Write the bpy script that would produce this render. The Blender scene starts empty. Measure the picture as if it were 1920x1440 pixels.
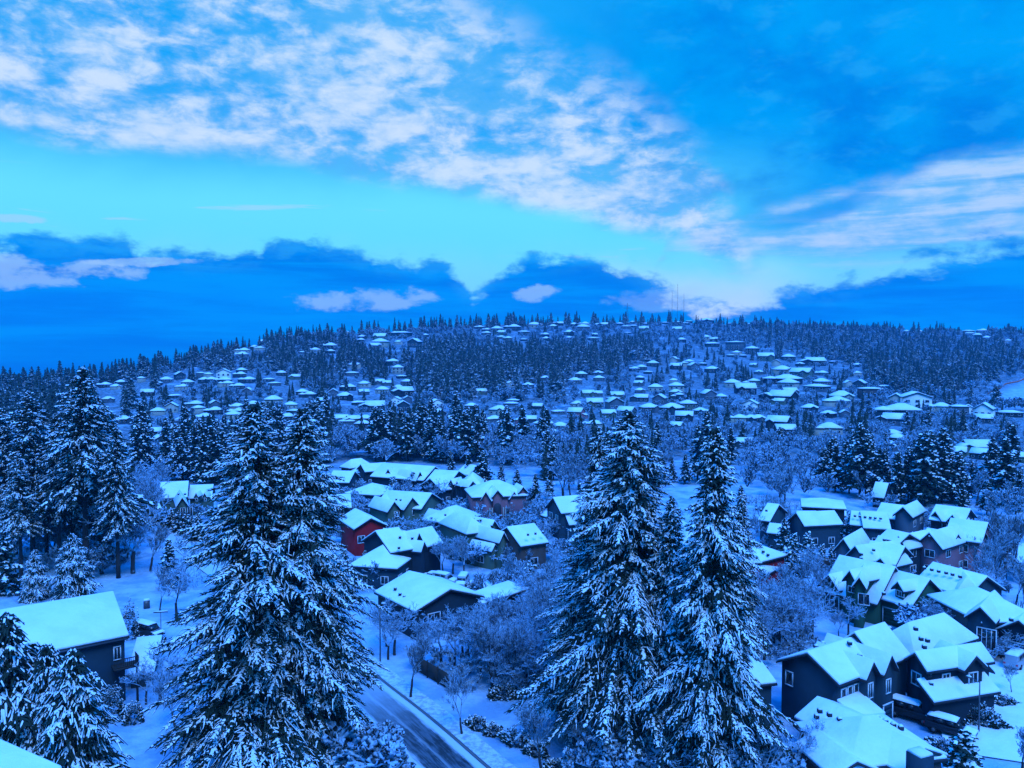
import bpy, math, random
import numpy as np
from mathutils import Vector
R = math.radians
random.seed(7)
rng = np.random.default_rng(7)
scene = bpy.context.scene
COL = scene.collection

# ------------------------------------------------------------------ camera
F, CX, CY, CAMZ, PITCH = 1507.0, 960.0, 720.0, 40.0, math.atan(60 / 1507.0)
cam = bpy.data.cameras.new('camera')
cam.sensor_width = 36.0
cam.lens = 36.0 * F / 1920.0
cam.clip_start, cam.clip_end = 0.5, 30000
co = bpy.data.objects.new('camera', cam)
co.location = (0, 0, CAMZ)
co.rotation_euler = (math.pi / 2 - PITCH, 0, 0)
COL.objects.link(co)
scene.camera = co

# ------------------------------------------------------------------ sun, exposure
SUN_EL, SUN_AZ = 56.0, 160.0            # azimuth from +Y clockwise: behind the camera, a little right
sd = Vector((math.sin(R(SUN_AZ)) * math.cos(R(SUN_EL)), math.cos(R(SUN_AZ)) * math.cos(R(SUN_EL)), math.sin(R(SUN_EL))))
sl = bpy.data.lights.new('sun', 'SUN')
sl.energy, sl.angle, sl.color = 1.35, R(24), (0.56, 0.79, 1.0)
so = bpy.data.objects.new('sun', sl)
so.rotation_euler = (-sd).to_track_quat('-Z', 'Y').to_euler()
so.location = (0, 0, 200)
COL.objects.link(so)
vs = scene.view_settings
vs.view_transform, vs.look, vs.exposure, vs.gamma = 'Standard', 'None', 0.0, 1.0
cy = scene.cycles
cy.max_bounces, cy.diffuse_bounces, cy.glossy_bounces, cy.transmission_bounces = 4, 2, 2, 2
cy.volume_bounces, cy.transparent_max_bounces = 0, 4
cy.caustics_reflective = cy.caustics_refractive = False

# ------------------------------------------------------------------ node maths helper
class E:
    def __init__(s, nt, sock): s.nt, s.k = nt, sock
    def op(s, o, *b, clamp=False):
        n = s.nt.nodes.new('ShaderNodeMath'); n.operation = o; n.use_clamp = clamp
        for i, v in enumerate((s,) + b):
            if isinstance(v, E): s.nt.links.new(v.k, n.inputs[i])
            else: n.inputs[i].default_value = v
        return E(s.nt, n.outputs[0])
    def __add__(s, o): return s.op('ADD', o)
    def __sub__(s, o): return s.op('SUBTRACT', o)
    def __mul__(s, o): return s.op('MULTIPLY', o)
    def __truediv__(s, o): return s.op('DIVIDE', o)
def smooth(x, a, b):
    n = x.nt.nodes.new('ShaderNodeMapRange'); n.interpolation_type = 'SMOOTHSTEP'
    x.nt.links.new(x.k, n.inputs[0])
    n.inputs[1].default_value, n.inputs[2].default_value = a, b
    n.inputs[3].default_value, n.inputs[4].default_value = 0.0, 1.0
    return E(x.nt, n.outputs[0])
def ramp(x, stops, interp='LINEAR'):
    n = x.nt.nodes.new('ShaderNodeValToRGB'); n.color_ramp.interpolation = interp
    x.nt.links.new(x.k, n.inputs[0])
    el = n.color_ramp.elements
    while len(el) > 1: el.remove(el[-1])
    el[0].position = stops[0][0]; c = stops[0][1]; el[0].color = (c, c, c, 1) if not isinstance(c, tuple) else (*c, 1)
    for p, c in stops[1:]:
        e = el.new(p); e.color = (c, c, c, 1) if not isinstance(c, tuple) else (*c, 1)
    return E(x.nt, n.outputs[0])
def mixc(f, a, b):
    n = f.nt.nodes.new('ShaderNodeMix'); n.data_type = 'RGBA'
    f.nt.links.new(f.k, n.inputs[0])
    for i, v in ((6, a), (7, b)):
        if isinstance(v, E): f.nt.links.new(v.k, n.inputs[i])
        else: n.inputs[i].default_value = (*v, 1)
    return E(f.nt, n.outputs[2])
def noise(nt, vec, scale, detail=6, rough=0.55, dist=0.0, lac=2.0):
    n = nt.nodes.new('ShaderNodeTexNoise'); n.inputs['Scale'].default_value = scale
    n.inputs['Detail'].default_value, n.inputs['Roughness'].default_value = detail, rough
    n.inputs['Distortion'].default_value, n.inputs['Lacunarity'].default_value = dist, lac
    if vec is not None: nt.links.new(vec, n.inputs['Vector'])
    return E(nt, n.outputs[0])
def combine(nt, x, y, z):
    n = nt.nodes.new('ShaderNodeCombineXYZ')
    for i, v in enumerate((x, y, z)):
        if isinstance(v, E): nt.links.new(v.k, n.inputs[i])
        else: n.inputs[i].default_value = v
    return n.outputs[0]

# ------------------------------------------------------------------ world: clear sky + cloud layers, laid out by azimuth and elevation
w = bpy.data.worlds.new('World'); scene.world = w; w.use_nodes = True
nt = w.node_tree; nt.nodes.clear()
tc = nt.nodes.new('ShaderNodeTexCoord')
nrm = nt.nodes.new('ShaderNodeVectorMath'); nrm.operation = 'NORMALIZE'
nt.links.new(tc.outputs['Generated'], nrm.inputs[0])
sp = nt.nodes.new('ShaderNodeSeparateXYZ'); nt.links.new(nrm.outputs[0], sp.inputs[0])
dx, dy, dz = (E(nt, sp.outputs[i]) for i in range(3))
az = dx.op('ARCTAN2', dy) * 57.29578
el = dz.op('ARCSINE') * 57.29578
azf = (az + 45.0) / 90.0
def line(pts):      # a cloud edge given as compass azimuth / elevation, read off the photograph once
    st = []
    for px, py in pts:
        a = math.degrees(math.atan((px - CX) / F)); e = math.degrees(math.atan((660 - py) / F * math.cos(R(a))))
        st.append(((a + 45) / 90, (e + 10) / 50))
    return ramp(azf, st) * 50.0 - 10.0
k = dz.op('MAXIMUM', 0.0) + 0.14
pl = combine(nt, dx / k, dy / k, 0.0)
ang = combine(nt, az * 0.1, el * 0.16, 0.0)
n1 = noise(nt, pl, 0.95, 9, 0.56, 0.5)
n2 = noise(nt, pl, 2.6, 8, 0.6, 0.4)
n3 = noise(nt, ang, 1.6, 7, 0.58, 0.25)
n4 = noise(nt, combine(nt, az * 0.035, el * 0.4, 3.7), 2.2, 6, 0.6, 0.4)
n5 = noise(nt, combine(nt, az * 0.1 , el * 0.2, 9.0), 3.8, 8, 0.6, 0.2)
deep = (0.0, 0.375, 0.95)
cyan = (0.16, 0.84, 1.0)
t_c = smooth(el + (n1 - 0.5) * 3.0, 15.5, 9.5)
t_c = t_c * smooth(az, 24.0, 5.0) + smooth(el, 8.6, 5.0) * smooth(az, 3, 12) * 0.85
sky = mixc(t_c.op('MINIMUM', 1.0), deep, cyan)
sky = mixc(smooth(el + (n3 - 0.5) * 4, 8.6, 3.2) * 0.55, sky, (0.36, 0.86, 1.0))
sky = mixc(smooth(el + (n3 - 0.5) * 3, 7.0, 2.0) * smooth(az, 2, 9) * smooth(az, 23, 15) * 1.0, sky, (0.72, 0.94, 1.0))
mot = smooth(n1 * 0.5 + n3 * 0.5, 0.38, 0.62) * smooth(az, 2, 14) * smooth(el, 7, 12)
sky = mixc(mot * 0.9, sky, (0.0, 0.205, 0.77))
sky = mixc(smooth(n5, 0.5, 0.7) * smooth(az, 2, 14) * smooth(el, 7, 12) * 0.35, sky, (0.03, 0.46, 0.97))
# high thin veil on the left and top
veil = smooth(n1, 0.42, 0.68) * smooth(az, 14, -6) * smooth(el, 15, 22)
sky = mixc(veil * 0.5, sky, (0.09, 0.5, 0.97))
# white cloud band, upper left to the middle
lo = line([(-600, 200), (0, 262), (150, 285), (300, 300), (500, 315), (650, 345), (780, 365), (900, 385), (1000, 410), (1100, 428), (1200, 450), (1280, 470), (1400, 520), (2400, 700)])
hi = line([(-600, -400), (0, -160), (500, -140), (800, -90), (950, 20), (1050, 90), (1150, 120), (1250, 190), (1330, 270), (1400, 420), (1500, 600), (2400, 700)])
b = smooth(el - lo + (n3 - 0.5) * 2.6, -0.2, 1.5) * smooth(hi - el + (n1 - 0.5) * 7, -1.0, 4.5)
dens = smooth(n1 * 0.6 + n5 * 0.4, 0.36, 0.53)
edge = smooth(el - lo, 6.5, 1.0)
dens = (dens * (edge * -0.5 + 1.0) + edge * 0.55).op('MINIMUM', 1.0)
shade = smooth(n2 * 0.45 + n5 * 0.55, 0.40, 0.62)
white = mixc(shade, (0.10, 0.48, 0.95), (0.70, 0.85, 1.0))
sky = mixc(b * dens * 0.92, sky, white)
# right wedge of cloud
lo2 = line([(0, 700), (1180, 600), (1250, 480), (1350, 472), (1480, 490), (1600, 492), (1750, 480), (1920, 455), (2400, 400)])
hi2 = line([(0, 700), (1180, 600), (1250, 455), (1350, 420), (1500, 372), (1600, 345), (1750, 300), (1920, 262), (2400, 120)])
b2 = smooth(el - lo2 + (n4 - 0.5) * 3, -0.6, 1.4) * smooth(hi2 - el + (n3 - 0.5) * 3.2, -0.4, 1.2)
mid2 = line([(0, 600), (1180, 560), (1350, 440), (1500, 408), (1600, 380), (1720, 350), (1920, 318), (2400, 200)])
sliver = smooth((el - mid2 + (n3 - 0.5) * 1.2).op('ABSOLUTE'), 0.9, 0.25) * smooth(az, 26.5, 22) * smooth(az, 13, 16)
w2 = mixc(smooth(n4 * 0.6 + n5 * 0.4, 0.42, 0.6), (0.16, 0.55, 0.96), (0.52, 0.74, 0.98))
sky = mixc(b2 * (smooth(n4 * .7 + n2 * .3, 0.28, 0.5) * 0.55 + 0.4) * (sliver * -0.85 + 1.0), sky, w2)
# small wisps left
wis = smooth(n4, 0.60, 0.68) * smooth(el, 2.5, 6.5) * smooth(el, 12, 9)
sky = mixc(wis * 0.55, sky, (0.5, 0.74, 0.98))
# dark cloud bank near the horizon
bk = line([(-600, 440), (0, 452), (90, 446), (250, 462), (380, 478), (520, 466), (640, 456), (720, 486), (830, 486), (885, 552), (930, 512), (1000, 478), (1110, 474), (1180, 498), (1230, 528), (1300, 566), (1400, 575), (1460, 552), (1560, 535), (1690, 490), (1830, 462), (1920, 446), (2400, 400)])
bm_ = smooth(bk - el + (n3 - 0.5) * 3.8 + (n5 - 0.5) * 4.2 + (n1 - 0.5) * 2.0, -0.4, 0.75)
bc = mixc(smooth(n4, 0.35, 0.65), (0.0, 0.215, 0.80), (0.0, 0.34, 0.95))
bc = mixc(smooth(el, 1.6, -2.5) * smooth(az, 0.0, -22.0), bc, (0.0, 0.155, 0.72))
bc = mixc(smooth(bk - el, 1.8, 0.1) * smooth(n5, 0.45, 0.62) * 0.35, bc, (0.05, 0.5, 0.96))
wb = smooth(n4 * 0.7 + n5 * 0.3, 0.555, 0.62) * smooth(el, 2.2, 3.2) * smooth(el, 7.0, 5.0)
sky = mixc(bm_, sky, bc)
for px_, py_, wx_, wy_, s_ in ((50, 512, 200, 26, .62), (690, 564, 130, 22, .6), (1010, 550, 50, 17, .6), (300, 492, 120, 7, .5), (1230, 560, 90, 22, .3), (30, 412, 70, 7, .6)):
    a0 = math.degrees(math.atan((px_ - CX) / F)); e0 = math.degrees(math.atan((660 - py_) / F * math.cos(R(a0)))); wa, we = wx_ / F * 57.3 * math.cos(R(a0)) ** 2, wy_ / F * 57.3
    qx, qy = (az - a0) / wa, (el - e0 - (az - a0) * 0.05) / we
    d_ = qx * qx + qy * qy + (n3 - 0.5) * 4.5 + (n5 - 0.5) * 5.0
    sky = mixc(smooth(d_, 1.1, 0.1) * s_, sky, (0.46, 0.74, 0.98))
nish = nt.nodes.new('ShaderNodeTexSky'); nish.sky_type = 'NISHITA'; nish.sun_disc = False
nish.sun_elevation, nish.sun_rotation = R(SUN_EL), R(SUN_AZ)
nish.air_density, nish.ozone_density = 1.4, 4.0
sc_ = nt.nodes.new('ShaderNodeVectorMath'); sc_.operation = 'MULTIPLY'
nt.links.new(nish.outputs[0], sc_.inputs[0]); sc_.inputs[1].default_value = (0.0, 0.43, 1.6)
up = mixc(smooth(el, 30, 55) * 0.6, sky, E(nt, sc_.outputs[0]))
behind = mixc(smooth(dy, 0.1, -0.5) * smooth(el, 60, 5), up, (0.0, 0.36, 0.98))
below = mixc(smooth(el, -4.0, -12.0), behind, (0.0, 0.10, 0.52))
bg = nt.nodes.new('ShaderNodeBackground'); nt.links.new(below.k, bg.inputs[0]); bg.inputs[1].default_value = 1.0
wo = nt.nodes.new('ShaderNodeOutputWorld'); nt.links.new(bg.outputs[0], wo.inputs[0])

# ------------------------------------------------------------------ placing: photograph pixel -> point of the place
cp, spn = math.cos(PITCH), math.sin(PITCH)
def ray(px, py):
    a, b_ = (px - CX) / F, (CY - py) / F
    return a, cp + b_ * spn, -spn + b_ * cp
def at(px, py, z=0.0):
    x, y, zz = ray(px, py); t = (z - CAMZ) / zz
    return (x * t, y * t)
RX = [-2500, -400, 0, 200, 350, 420, 500, 650, 900, 1280, 1600, 1920, 2400, 4500]
RG = [760, 745, 737, 714, 684, 664, 641, 628, 610, 603, 622, 626, 640, 700]
RD = [520, 560, 620, 690, 760, 800, 860, 960, 1120, 1300, 1270, 1220, 1150, 900]
R0 = [260, 270, 290, 310, 330, 345, 370, 420, 450, 460, 470, 470, 470, 470]
def terrain(X, Y):
    X = np.asarray(X, float); Y = np.asarray(Y, float)
    Ys = np.maximum(Y, 60.0)
    px = CX + F * X / Ys
    g, D, d0 = np.interp(px, RX, RG), np.interp(px, RX, RD), np.interp(px, RX, R0)
    zr = CAMZ + (660 - g) / F * D
    t = np.clip((Y - d0) / (D - d0), 0, 1)
    z = zr * (0.25 * t + 0.75 * t ** 1.7) * (1 - 0.0 * t)
    over = np.clip((Y - D) / 700.0, 0, 3)
    z = z - over ** 1.25 * 90 - np.clip(over * 30, 0, 1) * 2
    n = np.sin(X * 0.021 + 1.3) * np.cos(Y * 0.017 + 0.4) * 1.3 + np.sin(X * 0.053 + Y * 0.041) * 0.6
    return z + n * np.clip((Y - 150) / 300.0, 0, 1) * np.clip((D * 1.15 - Y) / 300.0, 0, 1)
def hz(x, y): return float(terrain(x, y))
def on_ground(px, py):
    x, y, zz = ray(px, py)
    t = np.concatenate([np.arange(30, 300, 1.5), np.arange(300, 1700, 2.5)])
    d = CAMZ + zz * t - terrain(x * t, y * t)
    i = np.argmax(d < 0)
    if d[i] >= 0: i = int(np.argmin(d[:-20]))
    tt = t[i]
    return (x * tt, y * tt, hz(x * tt, y * tt))
def project(x, y, z):
    dy_, dz_ = y, z - CAMZ
    f_ = dy_ * cp - dz_ * spn; u_ = dy_ * spn + dz_ * cp
    return CX + F * x / f_, CY - F * u_ / f_

# ------------------------------------------------------------------ materials
def mat(name, col=(0.5, 0.5, 0.5), rough=0.8, build=None, metal=0.0):
    m = bpy.data.materials.new(name); m.use_nodes = True
    t = m.node_tree; p = t.nodes['Principled BSDF']
    p.inputs['Base Color'].default_value = (*col, 1); p.inputs['Roughness'].default_value = rough
    p.inputs['Metallic'].default_value = metal
    p.inputs['Specular IOR Level'].default_value = 0.2
    if build: build(t, p)
    return m
def texco(t, which='Object'):
    return t.nodes.new('ShaderNodeTexCoord').outputs[which]
def bump(t, p, h, strength, dist=0.1):
    b_ = t.nodes.new('ShaderNodeBump'); b_.inputs['Strength'].default_value = strength; b_.inputs['Distance'].default_value = dist
    t.links.new(h.k, b_.inputs['Height']); t.links.new(b_.outputs[0], p.inputs['Normal'])
def wpos(t): return t.nodes.new('ShaderNodeNewGeometry').outputs['Position']
def nz(t):
    g = t.nodes.new('ShaderNodeNewGeometry'); s = t.nodes.new('ShaderNodeSeparateXYZ')
    t.links.new(g.outputs['True Normal'], s.inputs[0]); return E(t, s.outputs[2])

def b_snow(lumps, amt):
    def f(t, p):
        a = noise(t, wpos(t), lumps, 6, 0.6)
        c = mixc(smooth(noise(t, wpos(t), 0.35, 4), 0.35, 0.65), (0.74, 0.79, 0.84), (0.84, 0.87, 0.90))
        t.links.new(c.k, p.inputs['Base Color']); bump(t, p, a, amt, 0.25)
    return f
M = {}
M['snow'] = mat('roof_snow', rough=0.75, build=b_snow(1.1, 0.5))
def b_ground(t, p):
    a = noise(t, wpos(t), 0.22, 8, 0.62); f_ = noise(t, wpos(t), 2.6, 5, 0.6)
    c = mixc(smooth(a, 0.36, 0.62), (0.21, 0.35, 0.47), (0.42, 0.55, 0.66))
    c = mixc(smooth(noise(t, wpos(t), 0.9, 8, 0.7), 0.62, 0.72) * 0.5, c, (0.16, 0.2, 0.2))
    at_ = t.nodes.new('ShaderNodeAttribute'); at_.attribute_name = 'scrub'; k2 = E(t, at_.outputs['Fac'])
    br = smooth(noise(t, wpos(t), 0.045, 9, 0.72), 0.32, 0.48) * k2
    c = mixc(br, c, mixc(smooth(noise(t, wpos(t), 0.5, 5, .7), .35, .65), (0.03, 0.045, 0.05), (0.26, 0.33, 0.38)))
    t.links.new(c.k, p.inputs['Base Color']); bump(t, p, a * 1.2 + f_ * 0.4, 0.7, 0.5)
M['ground'] = mat('ground_snow', rough=0.8, build=b_ground)
def b_low(t, p):
    c = mixc(smooth(noise(t, wpos(t), 0.004, 8, 0.7), 0.4, 0.6), (0.03, 0.06, 0.09), (0.12, 0.18, 0.24))
    t.links.new(c.k, p.inputs['Base Color'])
M['lowland'] = mat('distant_forest', rough=0.9, build=b_low)
def b_needle(lo_c, hi_c):
    def f(t, p):
        c = mixc(noise(t, wpos(t), 1.7, 4), lo_c, hi_c); t.links.new(c.k, p.inputs['Base Color'])
    return f
M['needles'] = mat('fir_needles', rough=0.75, build=b_needle((0.008, 0.02, 0.013), (0.02, 0.042, 0.026)))
M['tree_snow'] = mat('branch_snow', rough=0.8, build=lambda t, p: t.links.new(mixc(smooth(noise(t, wpos(t), 3.0, 3), 0.3, 0.7), (0.70, 0.78, 0.84), (0.88, 0.92, 0.94)).k, p.inputs['Base Color']))
M['fir_bark'] = mat('fir_bark', (0.035, 0.03, 0.028), 0.9, lambda t, p: bump(t, p, noise(t, wpos(t), 6, 5), 0.6, 0.1))
def b_frost(dark, amount):
    def f(t, p):
        s = nz(t) + (noise(t, wpos(t), 1.6, 4) - 0.5) * 1.6
        c = mixc(smooth(s, amount - 0.5, amount + 0.35), dark, (0.38, 0.56, 0.70)); t.links.new(c.k, p.inputs['Base Color'])
    return f
M['frost'] = mat('frosted_twigs', rough=0.85, build=b_frost((0.06, 0.065, 0.065), 0.22))
M['bark'] = mat('bare_bark', rough=0.9, build=b_frost((0.045, 0.04, 0.038), 0.62))
def b_fircrown(t, p):    # needles under settled snow, far trees: snow lies on what faces up
    s = nz(t) * 0.9 + (noise(t, wpos(t), 0.9, 5, 0.7) - 0.5) * 2.6
    c = mixc(smooth(s, 0.58, 1.1), (0.014, 0.032, 0.022), (0.66, 0.73, 0.80)); t.links.new(c.k, p.inputs['Base Color'])
M['snowy_needles'] = mat('snow_dusted_needles', rough=0.8, build=b_fircrown)
def b_siding(col, step=5.5):
    def f(t, p):
        wv = t.nodes.new('ShaderNodeTexWave'); wv.wave_type = 'BANDS'; wv.bands_direction = 'Z'; wv.wave_profile = 'SAW'
        wv.inputs['Scale'].default_value = step / 3.1; t.links.new(wpos(t), wv.inputs['Vector'])
        v = noise(t, wpos(t), 0.8, 5)
        c = mixc(v, tuple(c_ * 0.8 for c_ in col), tuple(min(1, c_ * 1.2) for c_ in col))
        t.links.new(c.k, p.inputs['Base Color']); bump(t, p, E(t, wv.outputs['Fac']), 0.5, 0.03)
    return f
for nm, c in dict(navy=(0.010, 0.022, 0.032), slate=(0.018, 0.045, 0.062), grey=(0.07, 0.10, 0.125), green=(0.02, 0.075, 0.045), sage=(0.07, 0.115, 0.085),
                  cream=(0.34, 0.35, 0.30), white=(0.70, 0.72, 0.72), red=(0.30, 0.008, 0.012), pink=(0.26, 0.12, 0.14), brown=(0.08, 0.055, 0.045), dark=(0.05, 0.05, 0.055)).items():
    M[nm] = mat(nm + '_siding', rough=0.85, build=b_siding(c))
M['fascia'] = mat('fascia_board', (0.035, 0.035, 0.04), 0.8, lambda t, p: bump(t, p, noise(t, wpos(t), 5, 3), 0.3, 0.02))
M['shingle'] = mat('roof_shingle', (0.05, 0.05, 0.055), 0.9, lambda t, p: bump(t, p, noise(t, wpos(t), 12, 3), 0.5, 0.03))
M['trim'] = mat('white_trim', (0.62, 0.64, 0.66), 0.6, lambda t, p: bump(t, p, noise(t, wpos(t), 9, 3), 0.1, 0.01))
M['glass'] = mat('window_glass', (0.012, 0.016, 0.02), 0.08, lambda t, p: (setattr(p.inputs['Specular IOR Level'], 'default_value', 0.5), bump(t, p, noise(t, wpos(t), 1.2, 2), 0.05, 0.05)))
M['metal'] = mat('grey_metal', (0.12, 0.12, 0.13), 0.5, lambda t, p: bump(t, p, noise(t, wpos(t), 9, 3), 0.1, 0.01), 0.6)
M['wood'] = mat('dark_wood', (0.04, 0.032, 0.027), 0.85, lambda t, p: bump(t, p, noise(t, wpos(t), 7, 4), 0.5, 0.03))
M['rubber'] = mat('tyre_rubber', (0.012, 0.012, 0.013), 0.85, lambda t, p: bump(t, p, noise(t, wpos(t), 30, 2), 0.3, 0.01))
M['yellow'] = mat('yellow_fabric', (0.95, 0.72, 0.02), 0.8, lambda t, p: bump(t, p, noise(t, wpos(t), 7, 3), 0.4, 0.03))
M['orange'] = mat('orange_mesh', (0.75, 0.16, 0.08), 0.8, lambda t, p: bump(t, p, noise(t, wpos(t), 7, 3), 0.4, 0.03))
M['lime'] = mat('lime_fabric', (0.35, 0.55, 0.04), 0.8, lambda t, p: bump(t, p, noise(t, wpos(t), 7, 3), 0.4, 0.03))
M['plum'] = mat('red_lens', (0.6, 0.03, 0.06), 0.3, lambda t, p: bump(t, p, noise(t, wpos(t), 7, 3), 0.1, 0.01))
def paint(n, c):
    M[n] = mat(n, c, 0.3, lambda t, p: bump(t, p, noise(t, wpos(t), 14, 2), 0.04, 0.01), 0.2)
paint('silver_paint', (0.35, 0.37, 0.4)); paint('dark_paint', (0.02, 0.022, 0.026)); paint('navy_paint', (0.03, 0.045, 0.09))
def b_road(t, p):
    uv = texco(t, 'UV'); s = t.nodes.new('ShaderNodeSeparateXYZ'); t.links.new(uv, s.inputs[0])
    u, v = E(t, s.outputs[0]), E(t, s.outputs[1])
    nn = noise(t, combine(t, u * 26.0, v * 0.35, 0.0), 1.0, 6, 0.65)
    big = noise(t, wpos(t), 0.5, 5)
    q = (nn - 0.5) * 0.9 + (big - 0.5) * 0.5
    edge_ = (u - 0.50).op('ABSOLUTE')
    m_ = smooth(edge_ + q * 0.16, 0.30, 0.40)
    lane = smooth((u + q * 0.12 - 0.5).op('ABSOLUTE'), 0.05, 0.01) * 0.3
    c = mixc(smooth(q, -0.12, 0.14), (0.02, 0.028, 0.035), (0.09, 0.12, 0.15))
    c = mixc((m_ + lane).op('MINIMUM', 1.0), c, (0.55, 0.62, 0.68))
    c = mixc(smooth(v, 18, 46), c, (0.5, 0.58, 0.64))
    t.links.new(c.k, p.inputs['Base Color']); bump(t, p, nn, 0.5, 0.06)
M['road'] = mat('slushy_asphalt', rough=0.55, build=b_road)
def b_pave(t, p):
    c = mixc(smooth(noise(t, wpos(t), 1.8, 6, 0.7), 0.4, 0.66), (0.60, 0.68, 0.74), (0.30, 0.36, 0.42))
    t.links.new(c.k, p.inputs['Base Color']); bump(t, p, noise(t, wpos(t), 4, 4), 0.8, 0.15)
M['pave'] = mat('trodden_snow', rough=0.8, build=b_pave)
M['kerb'] = mat('kerb_stone', (0.12, 0.13, 0.14), 0.85, lambda t, p: bump(t, p, noise(t, wpos(t), 7, 3), 0.4, 0.03))
M['drive'] = mat('driveway_snow', rough=0.75, build=b_snow(1.1, 0.5))
M['hedge'] = M['snowy_needles']

# ------------------------------------------------------------------ mesh helpers
class MB:
    """collects quads/tris as numpy-friendly lists, with a material index per face"""
    def __init__(s): s.v, s.f, s.m, s.n = [], [], [], 0
    def add(s, verts, faces, mi=0):
        s.v.extend(verts); s.f.extend([tuple(i + s.n for i in f) for f in faces]); s.m.extend([mi] * len(faces)); s.n += len(verts)
    def box(s, c, d, mi=0, yaw=0.0, taper=1.0):
        ca, sa = math.cos(yaw), math.sin(yaw); vv = []
        for sz in (-1, 1):
            k_ = 1.0 if sz < 0 else taper
            for sx, sy in ((-1, -1), (1, -1), (1, 1), (-1, 1)):
                x, y = sx * d[0] / 2 * k_, sy * d[1] / 2 * k_
                vv.append((c[0] + x * ca - y * sa, c[1] + x * sa + y * ca, c[2] + sz * d[2] / 2))
        s.add(vv, [(3, 2, 1, 0), (4, 5, 6, 7), (0, 1, 5, 4), (1, 2, 6, 5), (2, 3, 7, 6), (3, 0, 4, 7)], mi)
    def tube(s, a, b_, r0, r1, n=8, mi=0, cap=True):
        a, b_ = Vector(a), Vector(b_); d = (b_ - a).normalized()
        u = d.orthogonal().normalized(); v = d.cross(u)
        vv = []
        for P, r in ((a, r0), (b_, r1)):
            for i in range(n):
                an = 2 * math.pi * i / n; vv.append(tuple(P + (u * math.cos(an) + v * math.sin(an)) * r))
        fs = [(i, (i + 1) % n, n + (i + 1) % n, n + i) for i in range(n)]
        if cap: fs += [tuple(range(n))[::-1], tuple(range(n, 2 * n))]
        s.add(vv, fs, mi)
    def solid(s, top, faces, t, mi=0):
        """top surface + underside t lower + rim"""
        n = len(top); low = [(x, y, z - t) for x, y, z in top]
        ed = {}
        for f in faces:
            for i in range(len(f)):
                e = (f[i], f[(i + 1) % len(f)]); ed[e] = 1
        rim = [(b_, a, a + n, b_ + n) for (a, b_) in ed if (b_, a) not in ed]
        s.add(list(top) + low, [tuple(f) for f in faces] + [tuple(i + n for i in reversed(f)) for f in faces] + rim, mi)
    def mesh(s, name, mats):
        return mesh_np(name, np.array(s.v, float).reshape(-1, 3), s.f, s.m, mats)
def mesh_np(name, v, faces, mi, mats):
    me = bpy.data.meshes.new(name)
    if isinstance(faces, np.ndarray):
        nf, k_ = faces.shape; loops = faces.ravel(); starts = np.arange(nf) * k_; tot = np.full(nf, k_)
    else:
        nf = len(faces); tot = np.array([len(f) for f in faces]); starts = np.concatenate([[0], np.cumsum(tot)[:-1]]) if nf else np.array([], int)
        loops = np.array([i for f in faces for i in f])
    me.vertices.add(len(v)); me.vertices.foreach_set('co', np.ascontiguousarray(v, dtype=np.float32).ravel())
    me.loops.add(len(loops)); me.loops.foreach_set('vertex_index', loops.astype(np.int32))
    me.polygons.add(nf); me.polygons.foreach_set('loop_start', starts.astype(np.int32))
    for m in mats: me.materials.append(m)
    if mi is not None and len(mats) > 1: me.polygons.foreach_set('material_index', np.asarray(mi, np.int32))
    me.update(calc_edges=True); me.validate()
    return me
def obj(name, me, parent=None, loc=(0, 0, 0), rz=0.0, sc=(1, 1, 1)):
    o = bpy.data.objects.new(name, me); COL.objects.link(o)
    o.location = loc; o.rotation_euler = (0, 0, rz); o.scale = sc
    if parent: o.parent = parent
    return o
def tag(o, label=None, cat=None, group=None, kind=None):
    for a, b_ in (('label', label), ('category', cat), ('group', group), ('kind', kind)):
        if b_: o[a] = b_
    return o
def empty(name, loc, rz=0.0):
    o = bpy.data.objects.new(name, None); COL.objects.link(o); o.location = loc; o.rotation_euler = (0, 0, rz); o.empty_display_size = 0.5
    return o
# ------------------------------------------------------------------ ground, far lowland
def grid_sheet(name, xs, ys, mt, zf):
    X, Y = np.meshgrid(xs, ys); Z = zf(X, Y)
    v = np.stack([X.ravel(), Y.ravel(), Z.ravel()], 1); nx, ny = len(xs), len(ys)
    i = np.arange(nx * ny).reshape(ny, nx)
    f = np.stack([i[:-1, :-1].ravel(), i[:-1, 1:].ravel(), i[1:, 1:].ravel(), i[1:, :-1].ravel()], 1)
    me = mesh_np(name, v, f, None, [mt]); me.polygons.foreach_set('use_smooth', np.ones(len(f), bool))
    return tag(obj(name, me), kind='structure')
xs = np.concatenate([np.linspace(-1900, -420, 60)[:-1], np.linspace(-420, 420, 170), np.linspace(420, 1900, 90)[1:]])
ys = np.concatenate([np.linspace(-260, 40, 12)[:-1], np.linspace(40, 360, 110), np.linspace(360, 1650, 230)[1:], np.linspace(1650, 2300, 25)[1:]])
micro = lambda X, Y: np.sin(X * 0.31 + Y * 0.12) * np.cos(Y * 0.27 - X * 0.08) * 0.10 - 0.12
gr_ = grid_sheet('ground', xs, ys, M['ground'], lambda X, Y: terrain(X, Y) + micro(X, Y))
_X, _Y = np.meshgrid(xs, ys); _px = CX + F * _X / np.maximum(_Y, 60)
_s = np.clip((_Y - np.interp(_px, [0, 500, 1100, 1920], [190, 240, 260, 215])) / 60, 0, 1)
_py = CY - F * ((_Y * spn + (terrain(_X, _Y) - CAMZ) * cp) / (_Y * cp - (terrain(_X, _Y) - CAMZ) * spn + 1e-6))
_s = _s * (1 - np.clip(2.2 - 2 * np.hypot((_px - 1925) / 75, (_py - 738 + (_px - 1925) * .3) / 27), 0, 1) * (_Y > 300))
a_ = gr_.data.attributes.new('scrub', 'FLOAT', 'POINT'); a_.data.foreach_set('value', _s.ravel().astype(np.float32))

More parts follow.
